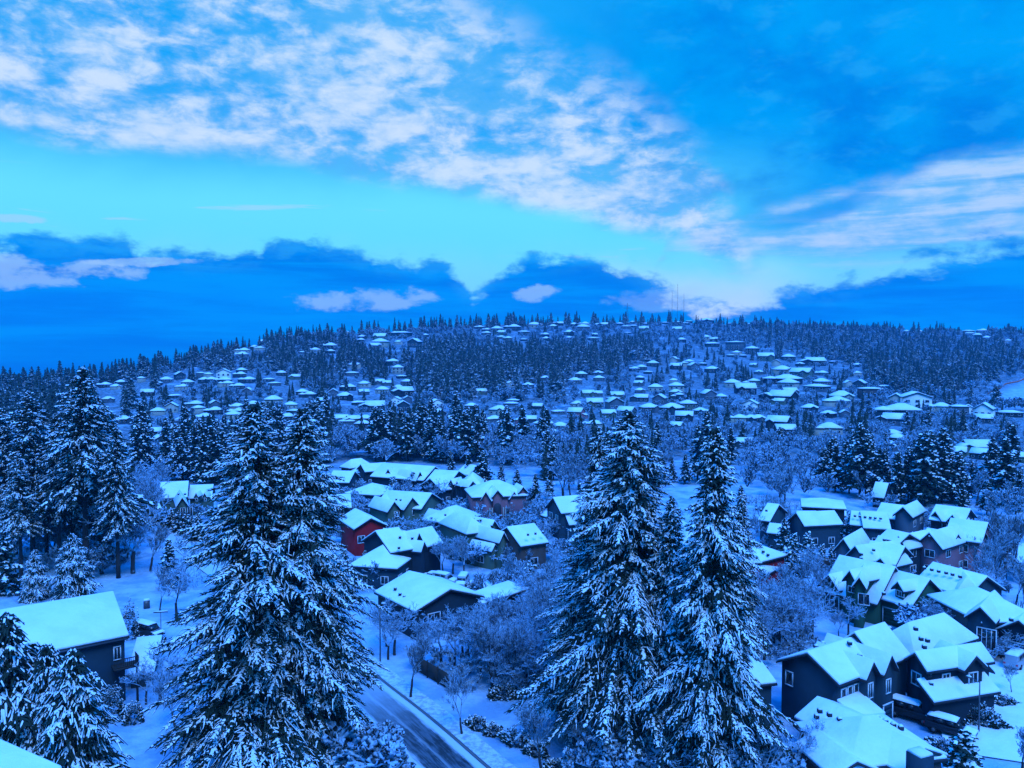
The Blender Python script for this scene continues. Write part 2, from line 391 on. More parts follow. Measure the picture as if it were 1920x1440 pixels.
# ------------------------------------------------------------------ conifers
def quads_from(c0, c1, side, w0, w1, drop):
    """inverted-V tents along segments c0->c1, half widths w0/w1 along side, edges hanging by drop"""
    n = len(c0); dn = np.zeros((n, 3)); dn[:, 2] = -1
    d0, d1 = dn * (drop * w0)[:, None], dn * (drop * w1)[:, None]
    A, B = c0, c1
    L0, L1 = c0 + side * w0[:, None] + d0, c1 + side * w1[:, None] + d1
    R0_, R1_ = c0 - side * w0[:, None] + d0, c1 - side * w1[:, None] + d1
    v = np.stack([A, B, L0, L1, R0_, R1_], 1).reshape(-1, 3)
    b_ = np.arange(n)[:, None] * 6
    f = np.concatenate([b_ + np.array([[0, 2, 3, 1]]), b_ + np.array([[0, 1, 5, 4]])], 0)
    return v, f
def fir_geometry(H, Rad, nb, seed, base=0.12, droop=0.35, step=0.5, tw=0.16, snow_p=0.6, hang=0.7, twig=0.36, power=0.8, up=0.25, seg=2, fill=1.0):
    g = np.random.default_rng(seed)
    t = base + (1 - base) * (np.arange(nb) + g.random(nb)) / nb
    t = 1 - (1 - t) ** 1.0
    azm = np.arange(nb) * 2.399 + g.normal(0, 0.35, nb)
    u = (t - base) / (1 - base)
    L = Rad * (1 - u) ** power * g.uniform(0.62, 1.12, nb) * np.clip(0.55 + u * 6, 0, 1) + 0.25
    lob = np.sin(azm * 2 + seed) * np.sin(t * 17 + seed) + np.sin(azm + t * 31 + seed * 2); L *= 1 + 0.19 * lob
    big = g.random(nb) < 0.08; L[big] *= 1.22
    C0, C1, S, W0, W1, LD = [], [], [], [], [], []
    load = g.uniform(0.15, 1.25, nb)
    bC = []
    for i in range(nb):
        l = L[i]; ca, sa = math.cos(azm[i]), math.sin(azm[i])
        a = up * (0.1 + 1.1 * u[i]); b_ = droop * (1.15 - 0.6 * u[i]) * g.uniform(0.7, 1.3)
        ns = max(3, int(l / step)); s = np.linspace(0.10, 1.0, ns)
        side_bend = g.normal(0, 0.06) * l
        rad = s * l; zz = t[i] * H + l * (a * s - b_ * s ** 2 + 0.16 * b_ * s ** 4) + g.normal(0, 0.04, ns)
        off = side_bend * s ** 2
        P = np.stack([rad * ca - off * sa, rad * sa + off * ca, zz], 1)
        bC.append(P)
        # spine tents
        C0.append(P[:-1]); C1.append(P[1:]); sd_ = np.tile(np.array([-sa, ca, 0.0]), (ns - 1, 1))
        S.append(sd_); W0.append(np.full(ns - 1, tw * 1.5)); W1.append(np.full(ns - 1, tw * 1.4)); LD.append(np.full(ns - 1, load[i] + .35))
        for sg in (-1, 1):
            m = ns - 1; keep = g.random(m) < fill
            q = s[:-1][keep]; PP = P[:-1][keep] + (P[1:][keep] - P[:-1][keep]) * g.random((keep.sum(), 1))
            if len(q) == 0: continue
            tl = (twig * l * (1 - q) ** 0.7 * np.clip(q * 3 + .3, 0, 1) + 0.28) * g.uniform(0.35, 1.5, len(q))
            th = azm[i] + sg * g.uniform(0.35, 1.35, len(q))
            prev = PP
            for k_ in range(seg):
                th2 = th - sg * 0.18 * k_
                d = np.stack([np.cos(th2), np.sin(th2), -hang * (0.25 + 0.55 * k_) + g.normal(0, 0.3, len(q))], 1)
                nxt = prev + d * (tl / seg)[:, None]
                C0.append(prev); C1.append(nxt)
                sdv = np.stack([-np.sin(th2), np.cos(th2), np.zeros(len(q))], 1)
                S.append(sdv); W0.append(np.full(len(q), tw * (1.0 - 0.25 * k_)) * g.uniform(.8, 1.2, len(q))); W1.append(np.full(len(q), tw * (0.9 - 0.5 * k_)))
                LD.append(np.full(len(q), load[i])); prev = nxt
    C0, C1, S = np.concatenate(C0), np.concatenate(C1), np.concatenate(S)
    W0, W1, LD = np.concatenate(W0), np.concatenate(W1), np.concatenate(LD)
    nrm_ = g.normal(0, 0.045, C0.shape); C0 = C0 + nrm_ * tw * 3; 
    v, f = quads_from(C0, C1, S, W0 * 1.25, W1 * 1.1, hang * 1.15)
    # snow lumps on some of them
    clump = (np.sin(C0[:, 0] * 1.9 + seed) * np.cos(C0[:, 1] * 1.7) + np.sin(C0[:, 2] * 2.3 + C0[:, 0])) * 0.16
    outer = np.clip(np.hypot(C0[:, 0], C0[:, 1]) / (Rad * np.clip(1 - C0[:, 2] / H, 0.05, 1) + 0.5), 0, 1.1)
    ks = g.random(len(C0)) < (snow_p * (0.12 + 0.95 * outer) * (0.25 + LD) + clump)
    up_ = np.array([0, 0, 0.05 + tw * 0.28])
    a_, b2_ = C0[ks] + up_, C0[ks] + (C1[ks] - C0[ks]) * g.uniform(0.5, 0.95, (ks.sum(), 1)) + up_
    vs_, fs_ = quads_from(a_, b2_, S[ks], W0[ks] * g.uniform(0.8, 1.5, ks.sum()), W1[ks] * g.uniform(0.8, 1.6, ks.sum()) + tw * .25, hang * 0.75)
    return v, f, vs_, fs_
def trunk_mb(H, r, lean=0.0, broken=0):
    m = MB(); n = 6; pts = [(math.sin(i * 0.7) * lean, math.cos(i * 0.9) * lean, H * i / n) for i in range(n + 1)]
    pts[0] = (0, 0, -0.8)
    for i in range(n): m.tube(pts[i], pts[i + 1], r * (1 - i / n) ** 0.8 + 0.02, r * (1 - (i + 1) / n) ** 0.8 + 0.02, 8, cap=(i == 0))
    return m
FIR = {}
def fir_proto(key, H, Rad, nb, seed, r=0.4, **kw):
    v, f, v2, f2 = fir_geometry(H, Rad, nb, seed, **kw)
    FIR[key] = (H, Rad, trunk_mb(H * 0.97, r).mesh('fir_trunk', [M['fir_bark']]), mesh_np('fir_crown', v, f, None, [M['needles']]), mesh_np('fir_snow', v2, f2, None, [M['tree_snow']]))
def fir(key, loc, H, rz=0.0, wide=1.0, label=None, group=None, cat='tree', name='fir_tree'):
    h0, r0, tm, cm, sm = FIR[key]; s = H / h0
    root = empty(name, loc, rz)
    obj('trunk', tm, root, sc=(s, s, s)); c = obj('crown', cm, root, sc=(s * wide, s * wide, s)); obj('snow', sm, c)
    return tag(root, label, cat, group)
fir_proto('big1', 35, 9.0, 700, 11, 0.5, step=0.25, tw=0.085, droop=0.42, twig=0.28, power=0.62, snow_p=0.50, hang=0.55, base=0.1, seg=3)
fir_proto('big2', 35, 8.6, 680, 12, 0.5, step=0.25, tw=0.085, droop=0.50, twig=0.28, power=0.60, snow_p=0.47, hang=0.7, base=0.16, seg=3)
fir_proto('big3', 35, 6.4, 600, 13, 0.5, step=0.26, tw=0.088, droop=0.62, twig=0.32, power=0.72, snow_p=0.55, hang=0.95, base=0.1, seg=3)
fir_proto('high1', 36, 7.0, 300, 14, 0.55, base=0.38, step=0.4, tw=0.15, droop=0.42, twig=0.30, power=0.62, snow_p=0.36, seg=3)
fir_proto('high2', 36, 6.4, 290, 15, 0.5, base=0.32, step=0.4, tw=0.15, droop=0.48, twig=0.30, power=0.58, snow_p=0.34, seg=3)
fir_proto('cedar1', 14, 4.4, 260, 16, 0.28, base=0.04, step=0.17, tw=0.055, droop=0.75, twig=0.42, power=0.85, snow_p=0.72, hang=1.5, up=0.55)
fir_proto('cedar2', 14, 4.0, 250, 17, 0.25, base=0.04, step=0.17, tw=0.055, droop=0.9, twig=0.42, power=0.8, snow_p=0.72, hang=1.5, up=0.6)
fir_proto('mid1', 18, 4.4, 130, 18, 0.28, step=0.55, tw=0.26, droop=0.40, twig=0.32, power=0.85, snow_p=0.40, seg=1)
fir_proto('mid2', 18, 3.6, 130, 19, 0.26, step=0.55, tw=0.26, droop=0.55, twig=0.32, power=0.8, snow_p=0.45, seg=1)
fir_proto('mid3', 18, 5.0, 120, 20, 0.3, step=0.6, tw=0.30, droop=0.35, twig=0.30, power=0.7, snow_p=0.34, base=0.2, seg=1)
fir_proto('young', 7, 2.1, 80, 21, 0.12, step=0.28, tw=0.13, droop=0.45, twig=0.34, power=0.85, snow_p=0.7, seg=1, base=0.05)

def far_fir_geometry(H, Rad, tiers, nseg, seed):
    """one low mesh: ragged drooping tiers round a trunk; material decides snow by what faces up"""
    g = np.random.default_rng(seed); m = MB()
    m.tube((0, 0, -1), (0, 0, H * 0.96), 0.3, 0.05, 4, mi=1, cap=False)
    for i in range(tiers):
        u = i / tiers; z = H * (0.10 + 0.90 * u); nb = max(4, int(nseg * (1 - u * 0.45)))
        for j in range(nb):
            a = 2 * math.pi * (j + g.random()) / nb; r = Rad * ((1 - u) ** 0.75 * g.uniform(0.5, 1.3)) + 0.3
            da = 2 * math.pi / nb * g.uniform(0.5, 0.85); dz_ = -r * g.uniform(0.25, 0.6)
            t_ = (math.cos(a) * r, math.sin(a) * r, z + dz_)
            l = (math.cos(a - da) * r * 0.6, math.sin(a - da) * r * 0.6, z + dz_ * 0.9)
            rr = (math.cos(a + da) * r * 0.6, math.sin(a + da) * r * 0.6, z + dz_ * 0.9)
            c_ = (0, 0, z + H / tiers * 0.9)
            m.add([c_, l, t_, rr], [(0, 1, 2), (0, 2, 3)], 0)
    return m
FARM = []
for i in range(6):
    m_ = far_fir_geometry(18, [3.6, 3.0, 4.2, 3.3, 4.6, 2.7][i], 13, 9, 40 + i)
    FARM.append((m_, m_.mesh('far_fir', [M['snowy_needles'], M['fir_bark']])))

# ------------------------------------------------------------------ bare frosted trees
def bare_segments(H, seed, levels=5, split=(2, 4), spread=0.55, r0=0.16, minr=0.02, first=0.28, updraft=0.25, len_k=0.74):
    g = random.Random(seed); segs = []
    def grow(p, d, l, r, lv):
        n = 3 if lv < 3 else 2; q = p; dd = d
        for i in range(n):
            dd = (dd + Vector((g.gauss(0, .10), g.gauss(0, .10), g.gauss(0.03, .06)))).normalized()
            q2 = q + dd * (l / n); rr = max(minr, r * (1 - 0.22 * (i + 1) / n * 1.3))
            segs.append((q, q2, max(minr, r * (1 - 0.22 * i / n * 1.3)), rr, lv)); q = q2
            if lv >= 1 and lv < levels and g.random() < 0.5:
                branch(q, dd, l * 0.55, rr * 0.55, lv + 1)
        if lv < levels:
            for _ in range(g.randint(*split)): branch(q, dd, l * len_k * g.uniform(0.75, 1.15), rr * 0.68, lv + 1)
    def branch(p, d, l, r, lv):
        ax = Vector((g.gauss(0, 1), g.gauss(0, 1), g.gauss(0, 0.5))).normalized()
        nd = (d + ax * spread * g.uniform(0.8, 1.5) + Vector((0, 0, updraft))).normalized(); grow(p, nd, l, max(minr, r), lv)
    grow(Vector((0, 0, -0.3)), Vector((0, 0, 1)), H * first, r0, 0)
    return segs
def segs_mesh(name, segs, n, mats):
    A = np.array([s[0][:] for s in segs]); B = np.array([s[1][:] for s in segs]); ra = np.array([s[2] for s in segs]); rb = np.array([s[3] for s in segs])
    d = B - A; d /= np.linalg.norm(d, axis=1)[:, None] + 1e-9
    ref = np.where(np.abs(d[:, 2:3]) > 0.9, np.array([[1.0, 0, 0]]), np.array([[0, 0, 1.0]]))
    u = np.cross(d, ref); u /= np.linalg.norm(u, axis=1)[:, None]; w_ = np.cross(d, u)
    vs_ = []
    for P, r in ((A, ra), (B, rb)):
        for i in range(n):
            an = 2 * math.pi * i / n + 0.5; vs_.append(P + (u * math.cos(an) + w_ * math.sin(an)) * r[:, None])
    v = np.stack(vs_, 1).reshape(-1, 3); k_ = len(segs)
    b_ = np.arange(k_)[:, None] * 2 * n
    f = np.concatenate([b_ + np.array([[i, (i + 1) % n, n + (i + 1) % n, n + i]]) for i in range(n)], 0)
    return mesh_np(name, v, f, None, mats)
BARE = {}
def bare_proto(key, H, seed, n=3, **kw):
    s = bare_segments(H, seed, **kw); hh = max(x[1].z for x in s)
    tr = [x for x in s if x[4] == 0]; cr = [x for x in s if x[4] > 0]
    BARE[key] = (hh, segs_mesh('bare_trunk', tr, 6, [M['bark']]), segs_mesh('bare_crown', cr, n, [M['frost']]), len(cr))
bare_proto('near1', 9, 101, levels=6, minr=0.016, r0=0.17, split=(2, 3), first=0.26)
bare_proto('near2', 9, 102, levels=6, minr=0.016, r0=0.15, split=(2, 3), spread=0.7, first=0.24)
bare_proto('near3', 9, 103, levels=6, minr=0.016, r0=0.14, split=(2, 3), spread=0.85, updraft=0.12, first=0.2)
bare_proto('mid1', 9, 104, levels=6, minr=0.024, r0=0.16, split=(2, 3), first=0.2)
bare_proto('mid2', 9, 105, levels=6, minr=0.024, r0=0.16, split=(2, 3), spread=0.8, first=0.16)
bare_proto('poplar', 12, 106, levels=5, minr=0.03, r0=0.14, split=(2, 3), spread=0.24, updraft=0.6, first=0.24, len_k=0.8)
bare_proto('shrub', 3.0, 107, levels=5, minr=0.018, r0=0.06, split=(3, 4), spread=1.0, first=0.12, updraft=0.3)
bare_proto('shrub2', 3.0, 108, levels=5, minr=0.018, r0=0.06, split=(3, 4), spread=1.1, first=0.1, updraft=0.25)
bare_proto('far1', 9, 109, levels=4, minr=0.085, r0=0.25, split=(3, 4), first=0.16, spread=0.8)
bare_proto('far2', 9, 110, levels=4, minr=0.085, r0=0.25, split=(3, 4), first=0.14, spread=0.9, updraft=0.15)
bare_proto('thin1', 9, 109, levels=4, minr=0.045, r0=0.2, split=(3, 4), first=0.16, spread=0.8)
bare_proto('thin2', 9, 110, levels=4, minr=0.045, r0=0.2, split=(3, 4), first=0.14, spread=0.9, updraft=0.15)
print('bare segs', {k_: v_[3] for k_, v_ in BARE.items()})
def bare(key, loc, H, rz=0.0, wide=1.0, label=None, group=None, cat='tree', name='bare_tree'):
    h0, tm, cm, _ = BARE[key]; s = H / h0
    root = empty(name, loc, rz)
    obj('trunk', tm, root, sc=(s * wide, s * wide, s)); obj('crown', cm, root, sc=(s * wide, s * wide, s))
    return tag(root, label, cat, group)
# ------------------------------------------------------------------ houses
INS = 0.45
class Wing:
    """rectangle: corner (x,y), heading e, width W along e, depth D along n; eave height h"""
    def __init__(s, x, y, yaw, W, D, h, rise, kind, z0=-1.5, flip=1):
        s.x, s.y, s.W, s.D, s.h, s.rise, s.kind, s.z0 = x, y, W, D, h, rise, kind, z0
        s.e = (math.cos(yaw), math.sin(yaw)); s.n = (-math.sin(yaw), math.cos(yaw)); s.yaw = yaw
    def P(s, a, t, z): return (s.x + s.e[0] * a + s.n[0] * t, s.y + s.e[1] * a + s.n[1] * t, z)
    def roof(s, o, dz_, th, mb):
        W, D, h, r, k_ = s.W, s.D, s.h, s.rise, s.kind
        zo = h + dz_
        if k_ == 'g':
            top = [s.P(o, o, zo), s.P(W - o, o, zo), s.P(W - o, D - o, zo), s.P(o, D - o, zo), s.P(o, D / 2, zo + r), s.P(W - o, D / 2, zo + r)]
            fc = [(0, 1, 5, 4), (2, 3, 4, 5)]
        elif k_ == 'x':
            top = [s.P(o, o, zo), s.P(W - o, o, zo), s.P(W - o, D - o, zo), s.P(o, D - o, zo), s.P(W / 2, o, zo + r), s.P(W / 2, D - o, zo + r)]
            fc = [(1, 2, 5, 4), (3, 0, 4, 5)]
        elif k_ == 'h':
            i = min(W, D) / 2
            if W >= D: r1, r2 = s.P(i, D / 2, zo + r), s.P(max(W - i, i + .1), D / 2, zo + r)
            else: r1, r2 = s.P(W / 2, i, zo + r), s.P(W / 2, D - i, zo + r)
            top = [s.P(o, o, zo), s.P(W - o, o, zo), s.P(W - o, D - o, zo), s.P(o, D - o, zo), r1, r2]
            fc = [(0, 1, 5, 4), (1, 2, 5), (2, 3, 4, 5), (3, 0, 4)] if W >= D else [(0, 1, 4), (1, 2, 5, 4), (2, 3, 5), (3, 0, 4, 5)]
        elif k_ == 's':
            top = [s.P(o, o, zo), s.P(W - o, o, zo), s.P(W - o, D - o, zo + r), s.P(o, D - o, zo + r)]; fc = [(0, 1, 2, 3)]
        mb.solid(top, fc, th)
    def walls(s, mb):
        W, D, h, r, k_ = s.W, s.D, s.h, s.rise, s.kind; i = INS; z0 = s.z0
        if W < 2.2: i = 0.2
        lift = 0.0
        if k_ == 'g':
            lift = r * i / (D / 2); zt = h + lift - 0.20; za = h + r - 0.24
            pts = [(i, i, z0), (i, D - i, z0), (i, D - i, zt), (i, D / 2, za), (i, i, zt)]
            A = [s.P(*p) for p in pts]; B = [s.P(W - p[0], p[1], p[2]) for p in pts]
            mb.add(A + B, [(0, 4, 3, 2, 1), (5, 6, 7, 8, 9), (0, 5, 9, 4), (1, 2, 7, 6), (4, 9, 8, 3), (3, 8, 7, 2)])
        elif k_ == 'x':
            lift = r * i / (W / 2); zt = h + lift - 0.20; za = h + r - 0.24
            pts = [(i, i, z0), (W - i, i, z0), (W - i, i, zt), (W / 2, i, za), (i, i, zt)]
            A = [s.P(*p) for p in pts]; B = [s.P(p[0], D - i, p[2]) for p in pts]
            mb.add(A + B, [(0, 1, 2, 3, 4), (5, 9, 8, 7, 6), (0, 4, 9, 5), (1, 6, 7, 2), (4, 3, 8, 9), (3, 2, 7, 8)])
        elif k_ == 'h':
            mb.box(s.P(W / 2, D / 2, (z0 + h - 0.06) / 2), (W - 2 * i, D - 2 * i, h - 0.06 - z0), yaw=s.yaw)
        elif k_ == 's':
            pts = [(i, i, z0), (i, D - i, z0), (i, D - i, h + r * (D - i) / D - .25), (i, i, h + r * i / D - .25)]
            A = [s.P(*p) for p in pts]; B = [s.P(W - p[0], p[1], p[2]) for p in pts]
            mb.add(A + B, [(0, 3, 2, 1), (4, 5, 6, 7), (0, 4, 7, 3), (1, 2, 6, 5), (3, 7, 6, 2)])
    def face(s, f):
        """origin, along, outward of a wall face; u is measured from its left end as seen from outside"""
        i = INS if s.W >= 2.2 else 0.2
        if f == 'f': return s.P(i, i, 0), s.e, (-s.n[0], -s.n[1]), s.W - 2 * i
        if f == 'r': return s.P(s.W - i, i, 0), s.n, s.e, s.D - 2 * i
        if f == 'l': return s.P(i, s.D - i, 0), (-s.n[0], -s.n[1]), (-s.e[0], -s.e[1]), s.D - 2 * i
def ref(wg, f, u, z, out=0.0):
    o, al, nn, L = wg.face(f)
    return (o[0] + al[0] * u + nn[0] * out, o[1] + al[1] * u + nn[1] * out, z)
def window(root, base, wg, f, u, z, w_=1.2, h_=1.3, trim='trim', mull=1, name='window'):
    """frame mesh with its pane as sub-part"""
    yaw = {'f': wg.yaw, 'r': wg.yaw + math.pi / 2, 'l': wg.yaw - math.pi / 2}[f]
    def loc(du, dz_, out):
        p = ref(wg, f, u + du, z + dz_, out); return (p[0] - base[0], p[1] - base[1], p[2] - base[2])
    m = MB(); t = 0.11
    for du, dz_, sw, sh in ((0, h_ / 2, w_ + t, t), (0, -h_ / 2, w_ + t, t)): m.box(loc(du, dz_, 0.05), (sw, 0.12, sh), yaw=yaw)
    for du in (-w_ / 2, w_ / 2): m.box(loc(du, 0, 0.047), (t, 0.11, h_ - t), yaw=yaw)
    for i in range(mull): m.box(loc((i + 1) * w_ / (mull + 1) - w_ / 2, 0, 0.04), (0.06, 0.08, h_ - t), yaw=yaw)
    wo_ = obj(name, m.mesh(name, [M[trim]]), root)
    g = MB(); g.box(loc(0, 0, 0.012), (w_ - t + 0.01, 0.03, h_ - t + 0.01), yaw=yaw)
    obj('pane', g.mesh('pane', [M['glass']]), wo_)
def garage(root, base, wg, f, u, w_=4.8, h_=2.2, colr='slate', z0=0.1):
    yaw = {'f': wg.yaw, 'r': wg.yaw + math.pi / 2, 'l': wg.yaw - math.pi / 2}[f]
    def loc(du, dz_, out):
        p = ref(wg, f, u + du, dz_, out); return (p[0] - base[0], p[1] - base[1], p[2] - base[2])
    m = MB()
    for k_ in range(4): m.box(loc(0, z0 + h_ * (k_ + 0.5) / 4, 0.03), (w_ - 0.1, 0.06, h_ / 4 - 0.03), yaw=yaw)
    d = obj('garage_door', m.mesh('garage_door', [M[colr]]), root)
    t = MB(); t.box(loc(0, z0 + h_ + 0.08, 0.05), (w_ + 0.3, 0.1, 0.16), yaw=yaw)
    for sg in (-1, 1): t.box(loc(sg * (w_ / 2 + 0.05), z0 + h_ / 2, 0.047), (0.14, 0.09, h_), yaw=yaw)
    obj('door_frame', t.mesh('door_frame', [M['trim']]), d)
def pw(a, b_, D, h, rise=1.6, kind='g', z0=None, gz=0.0):
    """wing whose eave line runs from photo point a to b (its plan position found at that height)"""
    A, B = at(a[0], a[1], gz + h), at(b_[0], b_[1], gz + h)
    yaw = math.atan2(B[1] - A[1], B[0] - A[0]); W = math.hypot(B[0] - A[0], B[1] - A[1])
    return Wing(A[0], A[1], yaw, W, D, h + gz, rise, kind, gz - 1.5 if z0 is None else gz + z0)
LAND = []          # landmarks: (px, py, short name) for labels of what stands near
BOXES = []         # photo boxes of roofs that must stay clear: (x0, x1, y0, y1, Y)
def box_of(wings):
    P = [project(*wg.P(a * wg.W, b_ * wg.D, z)) for wg in wings for a in (0, 1) for b_ in (0, 1) for z in (max(wg.z0, 0) if wg.z0 > 0 else wg.h - 2.0, wg.h + wg.rise * .6)]
    Yn = min(wg.P(a * wg.W, b_ * wg.D, 0)[1] for wg in wings for a in (0, 1) for b_ in (0, 1))
    return (min(p[0] for p in P), max(p[0] for p in P), min(p[1] for p in P), max(p[1] for p in P), Yn)
FOOT = []
def house(name, label, wings, wall='slate', wins=None, auto=True, vents=(), chimneys=(), garages=(), short=None, cat='house', trim='trim', group=None):
    cx_ = sum(wg.P(wg.W / 2, wg.D / 2, 0)[0] for wg in wings) / len(wings); cy_ = sum(wg.P(wg.W / 2, wg.D / 2, 0)[1] for wg in wings) / len(wings)
    base = (cx_, cy_, hz(cx_, cy_))
    root = empty(name, base); tag(root, label, cat, group)
    wm, rm, sm = MB(), MB(), MB()
    for q, wg in enumerate(wings):
        wg.walls(wm); e_ = q * 0.013
        wg.roof(0.0, e_, 0.20, rm); wg.roof(0.05, 0.27 + e_, 0.255, sm)
        FOOT.append((wg, ))
    for m in (wm, rm, sm): m.v = [(a - base[0], b_ - base[1], c - base[2]) for a, b_, c in m.v]
    obj('wall', wm.mesh('wall', [M[wall]]), root); ro = obj('roof', rm.mesh('roof', [M['fascia']]), root); sn_ = obj('snow', sm.mesh('snow', [M['snow']]), ro); bv = sn_.modifiers.new('soft_edge', 'BEVEL'); bv.width = 0.09; bv.segments = 2; bv.limit_method = 'ANGLE'; bv.angle_limit = R(50)
    if wins is None and auto:
        wins = []
        for q, wg in enumerate(wings):
            if wg.z0 > base[2] + 0.5 or wg.kind == 's': continue
            for f in 'frl':
                L = wg.face(f)[3]; n = int(L / 3.4)
                for z in ([1.5, 4.3] if wg.h - base[2] > 4.9 else [1.5]):
                    for i in range(n):
                        if n: wins.append((q, f, L * (i + 0.5) / n, base[2] + z, 1.3 if i % 2 else 1.7, 1.3))
    for wn in (wins or ()):
        window(root, base, wings[wn[0]], wn[1], wn[2], wn[3], *wn[4:6], trim=trim, mull=wn[6] if len(wn) > 6 else 1)
    for g in garages: garage(root, base, wings[g[0]], g[1], g[2], g[3] if len(g) > 3 else 4.8, colr=g[4] if len(g) > 4 else 'slate', z0=base[2] + 0.1)
    for (px, py, z) in vents:      # roof vents: little hooded boxes with a cap of snow
        x, y = at(px, py, z); m = MB(); s_ = 0.42
        m.box((x - base[0], y - base[1], z - base[2] + 0.05), (s_, s_, 0.34)); v_ = obj('roof_vent', m.mesh('roof_vent', [M['fascia']]), root)
        m = MB(); m.box((x - base[0], y - base[1], z - base[2] + 0.29), (s_ * .9, s_ * .9, 0.14), taper=0.7); obj('snow', m.mesh('snow', [M['snow']]), v_)
    for (px, py, z, w_, hh) in chimneys:
        x, y = at(px, py, z); m = MB(); m.box((x - base[0], y - base[1], z - base[2] - hh / 2 - 0.5), (w_, w_, hh + 1), yaw=0.4)
        c_ = obj('chimney', m.mesh('chimney', [M['slate']]), root)
        m = MB(); m.box((x - base[0], y - base[1], z - base[2] + 0.1), (w_ * .96, w_ * .96, 0.2), yaw=0.4, taper=0.9); obj('snow', m.mesh('snow', [M['snow']]), c_)
    bx = box_of(wings); BOXES.append(bx)
    if short: LAND.append(((bx[0] + bx[1]) / 2, (bx[2] + bx[3]) / 2, short))
    return root
h_ = house
# ---- near right
N1 = [pw((1455, 1240), (1574, 1286), 9.5, 5.8, 1.9, 'x'), pw((1610, 1268), (1642, 1270), 9.5, 5.75, 2.0, 'x')]
N1 = [pw((1455, 1240), (1574, 1286), 8.8, 5.8, 2.1, 'x')]
w0 = N1[0]
o_ = w0.P(w0.W - 0.6, 4.2, 0); y_ = w0.yaw + math.pi / 2
q_ = w0.yaw + math.pi / 2
N1.append(Wing(*w0.P(w0.W + 0.8, 3.5, 0)[:2], q_, 2.7, 7.0, 5.7, 1.7, 'x'))      # twin gables facing the right front
N1.append(Wing(*w0.P(w0.W + 1.2, 6.1, 0)[:2], q_, 2.8, 8.0, 5.75, 1.9, 'x'))
N1.append(Wing(*w0.P(w0.W + 2.6, 0.2, 0)[:2], q_, 4.0, 3.1, 2.7, 1.2, 's', 2.45))    # porch roof
N1.append(Wing(*w0.P(1.0, 7.8, 0)[:2], w0.yaw, w0.W - 1.2, 6.0, 5.7, 2.9, 'x'))
h_('house', 'dark blue house with steep gables and a front porch roof', N1, 'slate',
   wins=[(0, 'f', 1.0, 4.3, 0.9, 1.5, 0), (0, 'r', 0.9, 4.5, .8, 1.1, 0), (0, 'r', 2.0, 4.5, .8, 1.1, 0), (0, 'r', 3.1, 4.5, .8, 1.1, 0), (1, 'f', .9, 4.3, .8, 1.6, 1), (2, 'f', .95, 4.3, .8, 1.5, 1), (0, 'r', 1.5, 1.4, 1.6, 1.4, 1)],
   vents=[(1612, 1231, 7.1), (1593, 1207, 8.0), (1543, 1208, 7.4), (1530, 1214, 7.2)], garages=[(2, 'f', .95, 1.6, 'slate')], short='dark blue gabled house')
U2 = pw((1690, 1239), (1738, 1262), 9.5, 5.6, 1.5, 'x')
N2 = [pw((1634, 1207), (1716, 1236), 13, 4.4, 2.8, 'h'), U2]
N2.append(Wing(*U2.P(U2.W + 1.6, -0.6, 0)[:2], U2.yaw + math.pi / 2, 9.2, 2.5, 3.0, 1.5, 's'))
N2.append(Wing(*U2.P(U2.W + 0.9, 4.2, 0)[:2], U2.yaw + math.pi / 2, 3.4, 5.0, 5.5, 1.5, 'x'))
N2.append(pw((1832, 1275), (1866, 1262), 6, 3.1, 1.5, 'x'))
h_('house', 'large dark house with many roof planes beside the two parked cars', N2, 'navy',
   wins=[(1, 'f', 1.3, 4.2, 1.3, 1.4, 1), (3, 'f', 1.2, 4.4, 1.2, 1.5, 1), (1, 'r', 2.6, 4.5, 1.0, 1.0, 1), (4, 'f', 1.4, 1.6, 1.2, 1.6, 1)],
   vents=[(1655, 1177, 6.8), (1668, 1180, 6.6), (1717, 1180, 7.8), (1727, 1199, 7.4), (1739, 1202, 7.4), (1733, 1214, 7.0), (1742, 1267, 5.0), (1745, 1284, 4.2)], short='large many-roofed house')
N3 = [pw((1478, 1352), (1700, 1472), 13, 3.2, 2.4, 'g'), pw((1640, 1372), (1800, 1395), 12, 3.4, 2.5, 'h'), pw((1480, 1396), (1550, 1450), 5.5, 3.0, 1.3, 'x')]
N3 = [pw((1487, 1347), (1690, 1452), 6.6, 3.4, 1.4, 'g'), pw((1592, 1446), (1778, 1424), 9.0, 3.42, 2.2, 'h')]
N3.append(pw((1486, 1398), (1560, 1462), 5.0, 3.0, 1.2, 'g'))
h_('house', 'low house at the bottom right, wide snowy roof with skylight, box vents and brick chimney', N3, 'brown',
   wins=[(0, 'f', 1.5, 1.5, 1.5, 1.5, 1), (0, 'f', 4.5, 1.5, 1.5, 1.5, 1), (2, 'l', 1.5, 1.5, 1.0, 1.3, 1)],
   vents=[(1537, 1334, 5.0), (1555, 1341, 5.0), (1574, 1351, 5.0), (1645, 1347, 5.1), (1660, 1354, 5.1), (1675, 1361, 5.1), (1689, 1366, 5.1), (1531, 1345, 4.5)],
   chimneys=[(1725, 1412, 6.2, 1.5, 3.0)], short='low chimneyed house')
N4 = [pw((1390, 1290), (1458, 1282), 10, 4.8, 1.9, 'g')]
h_('house', 'small snowy roof half hidden by the great fir, left of the dark blue gable', N4, 'slate', short='half hidden roof')
